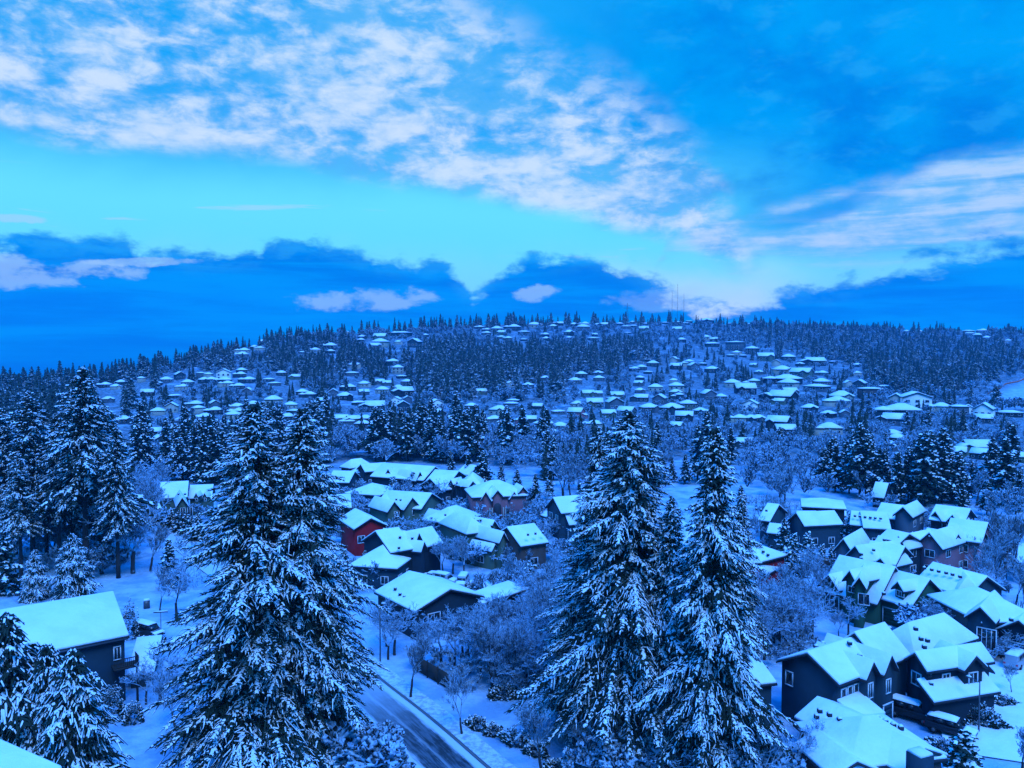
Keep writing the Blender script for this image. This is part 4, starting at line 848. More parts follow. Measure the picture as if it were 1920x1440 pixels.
def rows_of(items, key_y, key_x, band):
    """split things of one place into rows from the top of the photo down, each sorted left to right"""
    it = sorted(items, key=key_y); rows = []; 
    for a in it:
        if rows and key_y(a) - key_y(rows[-1][0]) < band: rows[-1].append(a)
        else: rows.append([a])
    return [sorted(r_, key=key_x) for r_ in rows]
rh = random.Random(5)
for zone, L in FAR.items():
    rows = rows_of(L, lambda a: a[1], lambda a: a[0], 14)
    for ri, row in enumerate(rows):
        for ci, (px, py, wd, form) in enumerate(row):
            W = FORMS[form][0]; 
            x, y, z = on_ground(px, py + 4)
            s = 0.92 * wd / F * y / W; s = min(max(s, 0.55), 1.75)
            hgt = FORMS[form][2] * min(s, 1.15)
            # the eave, not the foot, was read: step forward until the eave projects to py
            for _ in range(3):
                ex, ey = project(x, y, z + hgt); x, y, z = on_ground(px, py + 4 + (py - ey)) if _ == 0 else (x, y, z)
            colr = rh.choice(FORMS[form][5]); var = rh.randint(0, 2)
            wa, ro, sn, win, _w = far_mesh(form, colr, var)
            rz = rh.uniform(-0.45, 0.45) - math.atan(x / y)
            root = empty('house', (x, y, z), rz)
            sz = (s, s, min(s, 1.15))
            obj('wall', wa, root, sc=sz); r_ = obj('roof', ro, root, sc=sz); obj('snow', sn, r_)
            if wd >= 20:
                for fm_, pm in win: w_ = obj('window', fm_, root, sc=sz); obj('pane', pm, w_)
            rn = 'top row' if ri == 0 else ('bottom row' if ri == len(rows) - 1 else ordn(ri + 1) + ' row down')
            tag(root, f"{CW[colr]} {FORMS[form][6]} house, {place_word(ci, len(row))}, {rn}, {zone}", 'house', 'houses on the hillsides across the valley')
            BOXES.append((px - wd * .5, px + wd * .5, py - 6, py + 1, y))
print('houses', sum(len(v_) for v_ in FAR.values()))
# ------------------------------------------------------------------ road, pavement, drives
def strip(name, pts, offs_l, offs_r, mt, lift, kind='structure', label=None):
    """ribbon along ground points; offsets to the left/right of the running direction"""
    P = np.array(pts, float); seg = np.linalg.norm(np.diff(P, axis=0), axis=1); s = np.concatenate([[0], np.cumsum(seg)])
    q = np.arange(0, s[-1], 1.5); X, Y = np.interp(q, s, P[:, 0]), np.interp(q, s, P[:, 1])
    k_ = np.ones(9) / 9; Xs, Ys = np.convolve(np.pad(X, 4, 'edge'), k_, 'valid'), np.convolve(np.pad(Y, 4, 'edge'), k_, 'valid')
    tx, ty = np.gradient(Xs), np.gradient(Ys); n = np.hypot(tx, ty); tx /= n; ty /= n
    nc = 9; v = []
    for j in range(nc):
        o = offs_l + (offs_r - offs_l) * j / (nc - 1); x, y = Xs + ty * o, Ys - tx * o
        v.append(np.stack([x, y, terrain(x, y) + lift], 1))
    v = np.stack(v, 1); m = len(q); i = np.arange(m * nc).reshape(m, nc)
    f = np.stack([i[:-1, :-1].ravel(), i[:-1, 1:].ravel(), i[1:, 1:].ravel(), i[1:, :-1].ravel()], 1)
    me = mesh_np(name, v.reshape(-1, 3), f, None, [mt])
    uv = me.uv_layers.new(name='UVMap'); u_ = np.tile(np.arange(nc) / (nc - 1), m); w_ = np.repeat(q, nc)
    d = np.stack([u_, w_], 1)[f.ravel()]; uv.data.foreach_set('uv', d.astype(np.float32).ravel())
    o = obj(name, me); tag(o, label, None, None, kind); return o
RP = [at(*p) for p in [(985, 1560), (905, 1500), (840, 1440), (775, 1375), (715, 1325), (660, 1280), (600, 1225), (530, 1160), (450, 1095), (370, 1037), (312, 990), (282, 962), (262, 940)]]
strip('road', RP, -2.9, 3.0, M['road'], 0.07)
strip('pavement', RP, 3.35, 5.4, M['pave'], 0.16)
strip('kerb', RP, 3.03, 3.32, M['kerb'], 0.12)
strip('cul_de_sac', [at(700, 1098), at(790, 1093), at(860, 1100), at(960, 1110)], -4, 4, M['drive'], 0.05)
strip('driveway', [at(1900, 1225), at(1840, 1235), at(1790, 1290)], -5, 5, M['drive'], 0.05)
strip('side_street', [at(1890, 1440), at(1860, 1380), at(1850, 1320), at(1880, 1265), at(1960, 1225)], -5, 5, M['drive'], 0.06)

def fence(name, pts, hgt, mt, label, post=2.4, cat='fence', board=True, step=1.0):
    root = empty(name, (*pts[0], hz(*pts[0]))); b0 = Vector(root.location); tag(root, label, cat)
    P = np.array(pts); pm = MB(); bm2 = MB()
    for a, b_ in zip(P[:-1], P[1:]):
        L = np.linalg.norm(b_ - a); yaw = math.atan2(*(b_ - a)[::-1]); n = max(1, int(L / post))
        for i in range(n + 1):
            q = a + (b_ - a) * i / n; z = hz(*q); p_ = MB(); p_.box((q[0] - b0.x, q[1] - b0.y, z + hgt / 2 - b0.z), (.12, .12, hgt + .2), yaw=yaw)
            if i < n or b_ is P[-1]: obj('post', p_.mesh('post', [M['wood']]), root)
            if i < n:
                r_ = a + (b_ - a) * (i + .5) / n; z = hz(*r_)
                if board: bm2.box((r_[0] - b0.x, r_[1] - b0.y, z + hgt / 2 - b0.z), (L / n, .05, hgt - .1), yaw=yaw)
                else:
                    for k_ in (.35, .95): bm2.box((r_[0] - b0.x, r_[1] - b0.y, z + hgt * k_ - b0.z), (L / n, .05, .08), yaw=yaw)
    obj('panel', bm2.mesh('panel', [M[mt]]), root)
fence('wooden_fence', [at(782, 1258), at(842, 1294)], 2.0, 'wood', 'dark board fence between the street trees and the frosted thicket')
fence('hedge_fence', [at(1515, 1068), at(1560, 1072)], 2.0, 'wood', 'dark fence under the black young firs beside the green garage house')
fence('wooden_fence', [at(985, 1093), at(1045, 1098)], 1.6, 'wood', 'low dark fence at the far side of the cul-de-sac')
fence('street_fence', [at(338, 1003), at(360, 1020), at(384, 1043)], 1.1, 'wood', 'thin dark rail fence along the left street', board=False)
ep = [on_ground(1852, 740)[:2], on_ground(1885, 722)[:2], on_ground(1930, 706)[:2]]
fence('orange_fence', ep, 1.3, 'orange', 'orange mesh fence along the top of the bare snow slope', post=6)

# ------------------------------------------------------------------ vehicles under snow
def prism(mb, prof, wd, loc, mi=0, shrink=1.0):
    """side profile (x, z) extruded over width wd; upper points drawn in a little"""
    n = len(prof); v = []
    for sg in (-1, 1):
        for x, z in prof: v.append((x, sg * wd / 2 * (1.0 if z < 0.95 else shrink), z))
    mb.add(v, [tuple(range(n)), tuple(range(2 * n - 1, n - 1, -1))] + [(i, i + n, (i + 1) % n + n, (i + 1) % n) for i in range(n)], mi)
def car(name, px, py, yaw, label, style='suv', colr='silver_paint', snow=0.12, group='parked cars', cat='car'):
    x, y = at(px, py, 0.0); root = empty(name, (x, y, hz(x, y)), yaw); tag(root, label, cat, group)
    L = {'suv': 4.8, 'sedan': 4.6, 'van': 5.1}[style]
    if style == 'sedan': low = [(-2.3, .35), (2.3, .35), (2.3, .72), (1.25, .9), (-1.55, .92), (-2.3, .85)]; cab = [(-1.6, .9), (1.2, .88), (.45, 1.42), (-.95, 1.44)]
    elif style == 'suv': low = [(-2.35, .4), (2.4, .4), (2.4, .85), (1.35, 1.03), (-2.3, 1.08)]; cab = [(-2.3, 1.05), (1.3, 1.0), (.6, 1.68), (-2.05, 1.72)]
    else: low = [(-2.5, .4), (2.5, .4), (2.5, .85), (1.75, 1.08), (-2.5, 1.12)]; cab = [(-2.5, 1.1), (1.7, 1.05), (.9, 1.85), (-2.35, 1.9)]
    m = MB(); prism(m, low, 1.82, None); o = obj('body', m.mesh('body', [M[colr]]), root)
    b_ = o.modifiers.new('round', 'BEVEL'); b_.width = .09; b_.segments = 2
    m = MB(); prism(m, cab, 1.7, None, shrink=.82); o = obj('cabin', m.mesh('cabin', [M[colr]]), root)
    b_ = o.modifiers.new('round', 'BEVEL'); b_.width = .06; b_.segments = 2
    cz = (cab[0][1] + cab[2][1]) / 2 + .03; hh = (cab[2][1] - cab[0][1])
    for sg in (-1, 1):
        for xx, ln in ((-1.0, .95), (.1, .8)):
            m = MB(); m.box((xx, sg * (.80), cz), (ln, .07, hh * .55)); obj('side_window', m.mesh('side_window', [M['glass']]), root)
    m = MB(); a, c_ = cab[1], cab[2]
    m.add([(a[0] - .02, -.72, a[1] + .07), (a[0] - .02, .72, a[1] + .07), (c_[0] + .05, .62, c_[1] - .07), (c_[0] + .05, -.62, c_[1] - .07), (a[0] - .1, -.72, a[1]), (a[0] - .1, .72, a[1]), (c_[0] - .05, .62, c_[1] - .12), (c_[0] - .05, -.62, c_[1] - .12)], [(0, 1, 2, 3), (7, 6, 5, 4), (0, 4, 5, 1), (1, 5, 6, 2), (2, 6, 7, 3), (3, 7, 4, 0)])
    obj('windscreen', m.mesh('windscreen', [M['glass']]), root)
    for xx in (-1.45, 1.45):
        for sg in (-1, 1):
            m = MB(); m.tube((xx, sg * .74, .34), (xx, sg * .95, .34), .34, .34, 16); w_ = obj('wheel', m.mesh('wheel', [M['rubber']]), root)
            m = MB(); m.tube((xx, sg * .93, .34), (xx, sg * .965, .34), .2, .19, 12); obj('rim', m.mesh('rim', [M['metal']]), w_)
    for sg in (-1, 1):
        m = MB(); m.box((low[2][0] + .0, sg * .66, .72), (.1, .32, .15)); obj('headlight', m.mesh('headlight', [M['trim']]), root)
        m = MB(); m.box((low[0][0] + .0, sg * .7, .8), (.1, .24, .2)); obj('tail_light', m.mesh('tail_light', [M['plum']]), root)
    # snow blanket: rounded slabs on roof, bonnet (and boot)
    def pad(name_, x0, x1, z0, z1, wd, th):
        m = MB(); n = 8; nn = 6; top = []
        for i in range(n + 1):
            for j in range(nn + 1):
                u, v_ = i / n, j / nn; e = (1 - (2 * u - 1) ** 6) * (1 - (2 * v_ - 1) ** 6)
                top.append((x0 + (x1 - x0) * u, (v_ - .5) * wd, z0 + (z1 - z0) * u + .02 + th * e))
        fc = [(i * (nn + 1) + j, (i + 1) * (nn + 1) + j, (i + 1) * (nn + 1) + j + 1, i * (nn + 1) + j + 1) for i in range(n) for j in range(nn)]
        m.solid(top, fc, .05); obj(name_, m.mesh(name_, [M['snow']]), root)
    pad('snow', cab[3][0] - .05, cab[2][0] + .1, cab[3][1], cab[2][1], 1.5, snow + .08)
    pad('snow', low[3][0] - .1, low[2][0] + .02, low[3][1], low[2][1], 1.7, snow)
    if style == 'sedan': pad('snow', -2.28, -1.4, .86, .95, 1.6, snow)
    return root
car('parked_car', 1708, 1346, -0.75, 'snow-covered estate car, nearer the dark gabled house of two parked in a line', 'van', 'dark_paint')
car('parked_car', 1782, 1376, -0.72, 'dark off-roader with snowy roof parked in front of the big low hedge', 'suv', 'dark_paint')
car('parked_car', 1906, 1247, 0.75, 'snow-covered van at the right edge below the double garage', 'van', 'silver_paint', .16)
car('parked_car', 783, 1084, -0.35, 'pale snow-covered saloon, leftmost of the cul-de-sac cars', 'sedan', 'silver_paint')
car('parked_car', 810, 1088, 2.7, 'dark car between the two pale cars on the cul-de-sac', 'sedan', 'dark_paint')
car('parked_car', 834, 1093, -0.5, 'pale off-roader with dark windscreen on the cul-de-sac', 'suv', 'silver_paint')
car('parked_car', 867, 1097, -1.7, 'small white car seen end on, rightmost on the cul-de-sac', 'suv', 'silver_paint', .16)
car('parked_car', 278, 1192, -0.5, 'dark car almost free of snow behind the big left balcony house', 'van', 'dark_paint', .0)

# ------------------------------------------------------------------ poles, lamps, boxes, masts
def lamp_post(px, py, top, label, arm=1.4, yaw=0.0, r=0.08, name='street_lamp', cat='street lamp', head=True):
    x, y = at(px, py, 0); z0 = hz(x, y); x2, y2, zz = ray(px, top); H = CAMZ + zz / y2 * y - z0
    root = empty(name, (x, y, z0), yaw); tag(root, label, cat)
    m = MB(); m.tube((0, 0, -.3), (0, 0, H), r * 1.3, r * .8, 8); obj('pole', m.mesh('pole', [M['metal' if head else 'wood']]), root)
    if head:
        m = MB(); m.tube((0, 0, H - .1), (arm, 0, H + .15), r * .6, r * .5, 6); obj('arm', m.mesh('arm', [M['metal']]), root)
        m = MB(); m.box((arm + .2, 0, H + .13), (.6, .24, .14), taper=.7); l = obj('lamp_head', m.mesh('lamp_head', [M['metal']]), root)
        m = MB(); m.box((arm + .2, 0, H + .24), (.56, .22, .09), taper=.6); obj('snow', m.mesh('snow', [M['snow']]), l)
    return root
lamp_post(1835, 1372, 1278, 'dark street lamp on the snowy street beside the trimmed hedge', .9, 2.2)
lamp_post(713, 1242, 1134, 'bare dark lamp pole left of the first street tree', .25, 0)
lamp_post(955, 985, 945, 'slim lamp post in front of the arched entry house', .3, 0, .06)
lamp_post(342, 1004, 948, 'utility pole in front of the street-end green house', 0, 0, .12, 'utility_pole', 'pole', False)
lamp_post(688, 972, 955, 'short post behind the red gabled house', 0, 0, .1, 'utility_pole', 'pole', False)
lamp_post(1887, 1085, 1040, 'thin lamp post among the bare poplars at the right', .3, 0, .06)
x, y = at(302, 1190); root = empty('sign_post', (x, y, 0), 0.2); tag(root, 'T-shaped post with a flat snowy board behind the balcony house', 'sign')
m = MB(); m.tube((0, 0, -.2), (0, 0, 3.2), .06, .05, 8); obj('post', m.mesh('post', [M['metal']]), root)
m = MB(); m.box((0, 0, 3.25), (1.9, .25, .14)); bd = obj('board', m.mesh('board', [M['metal']]), root)
m = MB(); m.box((0, 0, 3.36), (1.86, .24, .08)); obj('snow', m.mesh('snow', [M['snow']]), bd)
x, y = at(275, 1139); root = empty('utility_box', (x, y, 0), 0.5); tag(root, 'small grey utility cabinet with snow cap on the open white ground', 'cabinet')
m = MB(); m.box((0, 0, .55), (.9, .7, 1.2)); obj('cabinet_body', m.mesh('cabinet_body', [M['metal']]), root)
m = MB(); m.box((0, 0, 1.19), (.98, .78, .08)); obj('lid', m.mesh('lid', [M['trim']]), root)
m = MB(); m.box((0, 0, 1.30), (.94, .74, .14), taper=.8); obj('snow', m.mesh('snow', [M['snow']]), root)
def mast(px, top, label, r=.45, face=1.1, Y=1300):
    x, y, z = on_ground(px, 603); z = hz(x, y); xx, yy, zz = ray(px, top); H = CAMZ + zz / yy * y - z
    root = empty('radio_mast', (x, y, z)); tag(root, label, 'radio mast', 'radio masts on the hilltop')
    m = MB(); fr = []
    for k_ in range(3):
        a = k_ * 2.094; p = (math.cos(a) * face / 2, math.sin(a) * face / 2); fr.append(p); m.tube((*p, -2), (*p, H), .10, .07, 4)
    n = int(H / 2.2)
    for i in range(n):
        a, b_ = fr[i % 3], fr[(i + 1) % 3]; m.tube((*a, H * i / n), (*b_, H * (i + 1) / n), .035, .035, 3)
    obj('lattice', m.mesh('lattice', [M['metal']]), root)
    m = MB(); m.tube((0, 0, H), (0, 0, H + 3), .09, .05, 4); obj('antenna', m.mesh('antenna', [M['metal']]), root)
mast(1270, 533, 'tallest thin radio mast on the hilltop'); mast(1260, 547, 'second tallest radio mast, left of the tallest one'); mast(1282, 552, 'faint short radio mast right of the tallest one', face=.8)
x, y, z = on_ground(1176, 603); xx, yy, zz = ray(1176, 568); H = CAMZ + zz / yy * y - z
root = empty('power_pylon', (x, y, z)); tag(root, 'small lattice pylon with two cross arms on the ridge, left of the masts', 'pylon')
m = MB()
for sx, sy in ((-1, -1), (1, -1), (1, 1), (-1, 1)): m.tube((sx * 2, sy * 2, -2), (sx * .3, sy * .3, H), .16, .12, 4)
for i in range(8):
    r0, r1 = 2 - 1.7 * i / 8, 2 - 1.7 * (i + 1) / 8; m.tube((-r0, -r0, H * i / 8), (r1, -r1, H * (i + 1) / 8), .08, .08, 3); m.tube((r0, r0, H * i / 8), (-r1, r1, H * (i + 1) / 8), .08, .08, 3)
obj('lattice', m.mesh('lattice', [M['metal']]), root)
for zz_ in (.72, .88):
    m = MB(); m.tube((-5, 0, H * zz_), (5, 0, H * zz_), .18, .18, 4); obj('cross_arm', m.mesh('cross_arm', [M['metal']]), root)
# small coloured things
x, y = at(1611, 1152); root = empty('garden_parasol', (x, y, 0)); tag(root, 'closed yellow parasol standing by the porch of the green garage house', 'parasol')
m = MB(); m.tube((0, 0, 0), (0, 0, 2.6), .035, .03, 8); obj('pole', m.mesh('pole', [M['wood']]), root)
m = MB(); m.tube((0, 0, .8), (0, 0, 1.5), .30, .24, 9, cap=False); m.tube((0, 0, 1.5), (0.04, 0, 2.1), .24, .22, 9, cap=False); m.tube((0.04, 0, 2.1), (0, 0, 2.55), .22, .04, 9); obj('canopy', m.mesh('canopy', [M['yellow']]), root)
m = MB(); m.tube((0, 0, 0), (0, 0, .12), .3, .28, 12); obj('base', m.mesh('base', [M['metal']]), root)
for px, py, lb in ((1616, 1158, 'dark barbecue under a snow cap beside the yellow parasol'), (1634, 1157, 'black storage bin with snowy lid between parasol and garage door')):
    x, y = at(px, py); root = empty('storage_bin', (x, y, 0), .3); tag(root, lb, 'bin'); big = 'storage' in lb
    sx, sy, sz = (1.7, .9, 1.0) if big else (.7, .6, 1.0)
    m = MB(); m.box((0, 0, sz / 2 - .05), (sx, sy, sz), taper=.95); obj('body', m.mesh('body', [M['dark']]), root)
    m = MB(); m.box((0, 0, sz + .0), (sx * 1.03, sy * 1.03, .08)); ld = obj('lid', m.mesh('lid', [M['dark']]), root)
    m = MB(); m.box((0, 0, sz + .12), (sx * .98, sy * .98, .15), taper=.85); obj('snow', m.mesh('snow', [M['snow']]), ld)
x, y = at(1676, 1163); root = empty('basketball_hoop', (x, y, 0), -0.3); tag(root, 'basketball stand with white backboard in front of the green garage door', 'basketball hoop')
m = MB(); m.tube((0, 0, 0), (0, 0, 2.9), .06, .05, 8); obj('pole', m.mesh('pole', [M['metal']]), root)
m = MB(); m.add([(-.55, -.3, 3.3), (.55, -.3, 3.3), (.6, -.3, 2.75), (0, -.3, 2.2), (-.6, -.3, 2.75), (-.55, -.24, 3.3), (.55, -.24, 3.3), (.6, -.24, 2.75), (0, -.24, 2.2), (-.6, -.24, 2.75)], [(4, 3, 2, 1, 0), (5, 6, 7, 8, 9), (0, 1, 6, 5), (1, 2, 7, 6), (2, 3, 8, 7), (3, 4, 9, 8), (4, 0, 5, 9)]); obj('backboard', m.mesh('backboard', [M['trim']]), root)
m = MB()
for i in range(12): a, b_ = 2 * math.pi * i / 12, 2 * math.pi * (i + 1) / 12; m.tube((math.cos(a) * .23, -.56 + math.sin(a) * .23, 2.55), (math.cos(b_) * .23, -.56 + math.sin(b_) * .23, 2.55), .02, .02, 5)
obj('rim', m.mesh('rim', [M['orange']]), root)
m = MB(); m.box((0, .1, .14), (1.1, .8, .28), taper=.8); bs = obj('base', m.mesh('base', [M['dark']]), root)
m = MB(); m.box((0, .1, .34), (.85, .62, .14), taper=.7); obj('snow', m.mesh('snow', [M['snow']]), bs)
x, y = at(1650, 1322, 0.6); root = empty('banner', (x, y, 0), 0.9); tag(root, 'small lime green garden banner by the garage of the dark blue house', 'banner')
m = MB(); m.tube((0, 0, 0), (0, 0, 1.9), .03, .03, 6); obj('pole', m.mesh('pole', [M['metal']]), root)
m = MB(); m.add([(0, 0, 1.85), (.55, 0, 1.6), (.15, 0, .7), (0, .04, 1.85), (.55, .04, 1.6), (.15, .04, .7)], [(0, 1, 2), (5, 4, 3), (0, 3, 4, 1), (1, 4, 5, 2), (2, 5, 3, 0)]); obj('cloth', m.mesh('cloth', [M['lime']]), root)
x, y = at(1538, 1361, 0); 
sk = Wing(*at(1597, 1375, 4.9), 0.0, 1, 1, 0, 0, 's')
m = MB(); yl = N3[0].yaw
def on_slope(wg, s_, t_, up_):       # a point on the front slope of a gabled wing, above its snow
    z = wg.h + wg.rise * (t_ / (wg.D / 2)) + .27 + up_; return wg.P(s_, t_, z)
w3 = N3[0]; b3 = lowh.location
_q = at(1592, 1376, 4.5); tx_ = (_q[0] - w3.x) * w3.e[0] + (_q[1] - w3.y) * w3.e[1]; ty_ = max(.4, (_q[0] - w3.x) * w3.n[0] + (_q[1] - w3.y) * w3.n[1])
print('skylight', tx_, ty_, w3.W, w3.D)
for (s0, s1, t0, t1) in ((0, 1.3, 0, .12), (0, 1.3, 1.4, 1.52), (0, .12, .12, 1.4), (1.18, 1.3, .12, 1.4)):
    vv = [tuple(Vector(on_slope(w3, tx_ + a, ty_ + c, u)) - b3) for u in (-.1, .16) for a, c in ((s0, t0), (s1, t0), (s1, t1), (s0, t1))]
    m.add(vv, [(3, 2, 1, 0), (4, 5, 6, 7), (0, 1, 5, 4), (1, 2, 6, 5), (2, 3, 7, 6), (3, 0, 4, 7)])
skl = obj('skylight', m.mesh('skylight', [M['fascia']]), lowh)
m = MB(); vv = [tuple(Vector(on_slope(w3, tx_ + a, ty_ + c, u)) - b3) for u in (-.05, .10) for a, c in ((.13, .13), (1.17, .13), (1.17, 1.39), (.13, 1.39))]
m.add(vv, [(3, 2, 1, 0), (4, 5, 6, 7), (0, 1, 5, 4), (1, 2, 6, 5), (2, 3, 7, 6), (3, 0, 4, 7)]); obj('snow', m.mesh('snow', [M['snow']]), skl)

# ------------------------------------------------------------------ trees
HANDB = BOXES[:NHAND]
def h_from(px, top, x, y, z0):
    a, b_, c = ray(px, top); return CAMZ + c / b_ * y - z0
NAMED = []      # every individually placed tree, labelled later from what it stands beside
def put(kind, key, px, top, base, wide=1.0, label=None, group=None, rz=None):
    x, y, z = on_ground(px, base); H = h_from(px, top, x, y, z)
    f_ = fir if kind == 'fir' else bare
    o = f_(key, (x, y, z - .05), H, random.uniform(0, 6.28) if rz is None else rz, wide, label, group)
    NAMED.append([o, kind, px, base, base - top, y, H, label]); return o
G1 = 'great firs in the foreground'
for px, t, b_, k_, wd in [(728, 1150, 1240, 'near3', 1.1), (788, 1160, 1255, 'near2', 1.2), (828, 1150, 1245, 'near3', 1.2), (868, 1140, 1238, 'near1', 1.2), (905, 1128, 1222, 'near3', 1.2), (945, 1105, 1200, 'near2', 1.2), (985, 1100, 1190, 'near3', 1.2), (1020, 1090, 1190, 'near2', 1.2)]: put('bare', k_, px, t, b_, wd)
put('fir', 'big1', 484, 757, 1478, 1.0, 'tallest of the centre-left pair of great snowy firs, left trunk', G1, 0.3)
put('fir', 'big2', 573, 765, 1455, .86, 'right-hand one of the centre-left pair of great snowy firs', G1, 2.0)
put('fir', 'big2', 1176, 770, 1405, 1.0, 'great snowy fir in the centre right with visible upper trunk', G1, 4.2)
put('fir', 'big3', 1335, 800, 1490, 0.95, 'narrow great fir with drooping snow-laden boughs right of centre', G1, 1.1)
put('fir', 'big3', 1120, 800, 1330, 0.9, 'slimmer fir half hidden at the left shoulder of the centre-right great fir', G1)
put('fir', 'big3', 1255, 930, 1440, 1.0, 'shorter fir filling the gap between the two great right-hand firs', G1, 3.0)
put('fir', 'big1', 1095, 960, 1370, 0.9, 'broad lower fir at the left foot of the centre-right great fir', G1, 5.0)
put('fir', 'big3', 1385, 910, 1290, 0.8, 'thin snowy fir top leaning at the right side of the drooping great fir', G1)
G2 = 'tall bare-trunked firs on the left'
put('fir', 'high1', 162, 688, 1075, 1.0, 'tallest of the left fir stand, thick trunk showing above the roof', G2, 0.4)
put('fir', 'high2', 62, 733, 1062, 1.05, 'second tallest left fir, its top just left of the tallest one', G2, 1.9)
put('fir', 'high1', 8, 765, 1055, 1.0, 'dark fir cut by the left edge of the picture', G2, 3.0)
put('fir', 'high2', 112, 775, 1068, 1.0, 'fir between the two tallest of the left stand', G2, 4.0)
put('fir', 'high2', 222, 800, 1085, 0.9, 'rightmost fir of the left stand, slender dark trunk', G2, 5.2)
put('fir', 'high1', 40, 850, 1085, 0.9, 'shorter dark fir low in the left stand', G2, 2.2)
put('fir', 'mid3', 205, 770, 1040, 0.9, 'dim fir filling the right rear of the left stand', G2)
put('fir', 'high2', 88, 768, 1045, 1.1, 'dim rear fir between the second tallest and its right neighbour', G2)
put('fir', 'high1', 138, 748, 1040, 1.1, 'dim rear fir close behind the tallest left fir', G2)
put('fir', 'high2', 188, 742, 1048, 1.0, 'rear fir just right of the tallest left fir', G2)
put('fir', 'high1', 30, 800, 1040, 1.1, 'rear fir near the left picture edge', G2)
G3 = 'drooping snow-laden young evergreens'
for a in ((22, 1150, 1590, 'cedar2', 1.1, 'heavily drooping snowy evergreen at the lower left edge'), (98, 1207, 1585, 'cedar1', .85, 'drooping snowy evergreen in front of the big house wall, middle of three'),
          (145, 1218, 1600, 'cedar1', 1.0, 'broad drooping snowy evergreen, right one of the three before the big house'), (138, 1000, 1135, 'cedar1', 1.15, 'pointed drooping snowy evergreen just behind the big roof'),
          (68, 1030, 1125, 'cedar2', 1.2, 'rounder drooping snowy evergreen behind the roof, left of the pointed one'), (10, 1005, 1115, 'young', 1.0, 'dense snowy evergreen at the left edge behind the roof')):
    put('fir', a[3], a[0], a[1], a[2], a[4], a[5], G3)
for t_ in [(1487, 1000, 1100, 'young', .9), (1470, 973, 1050, 'young', .9), (1515, 998, 1066, 'young', 1.1), (1541, 1020, 1068, 'young', 1.1), (1560, 1022, 1068, 'young', 1.1), (1655, 968, 1012, 'young', 1.5), (1583, 975, 1016, 'young', 1.1), (1594, 962, 1014, 'young', 1.0),
           (963, 985, 1040, 'young', 1.1), (775, 885, 932, 'young', 1.2), (738, 893, 934, 'young', 1.4), (735, 1022, 1088, 'young', 1.2), (716, 1034, 1086, 'young', 1.2), (684, 1032, 1075, 'young', 1.0), (645, 1030, 1085, 'young', 1.2), (995, 1052, 1115, 'young', 1.3), (1004, 888, 965, 'mid2', 1.0), (1030, 880, 935, 'mid1', 1),
           (700, 950, 978, 'young', 1.2), (745, 962, 1002, 'young', 1.2), (730, 955, 985, 'young', 1), (318, 1010, 1105, 'mid2', 1.2), (1805, 1368, 1475, 'young', 1.5), (878, 850, 912, 'mid1', 1.1), (905, 845, 920, 'mid3', 1.1), (940, 870, 918, 'mid1', 1.1), (970, 880, 930, 'mid3', 1), (845, 845, 885, 'mid1', 1),
           (1612, 793, 932, 'mid3', .8), (1592, 838, 926, 'mid3', 1), (1566, 832, 922, 'mid1', 1), (1545, 838, 912, 'mid3', 1), (1680, 850, 938, 'mid3', .95), (1715, 862, 925, 'mid1', .9), (1738, 872, 922, 'mid3', 1), (1757, 880, 915, 'mid1', 1), (1776, 876, 905, 'mid3', 1.2), (1822, 865, 930, 'mid2', 1), (1836, 880, 922, 'mid1', .9), (1804, 905, 962, 'mid1', 1.1), (1850, 900, 968, 'mid3', .9),
           (1912, 880, 960, 'mid1', 1), (1462, 800, 852, 'mid3', 1.1), (1325, 768, 905, 'mid2', 1), (1308, 795, 900, 'mid1', .9), (1345, 800, 895, 'mid3', .9), (1370, 800, 870, 'mid1', 1), (1240, 850, 908, 'mid3', 1), (1260, 858, 905, 'mid1', 1), (1220, 835, 905, 'mid3', 1), (1285, 850, 908, 'mid1', 1), (1716, 1048, 1066, 'young', 2.2), (1700, 770, 815, 'mid1', 1),
           (1740, 770, 820, 'mid3', 1), (1890, 790, 850, 'mid3', 1), (1867, 722, 770, 'mid3', 1.2), (1430, 785, 820, 'mid1', 1), (1520, 740, 765, 'mid1', .9), (1806, 785, 815, 'mid1', 1), (1828, 785, 825, 'mid1', 1), (1660, 810, 845, 'mid3', 1), (1800, 960, 1000, 'mid3', 1), (855, 1010, 1050, 'young', 1.2), (1590, 1065, 1098, 'young', .9)]:
    put('fir', t_[3], t_[0], t_[1], t_[2], t_[4])
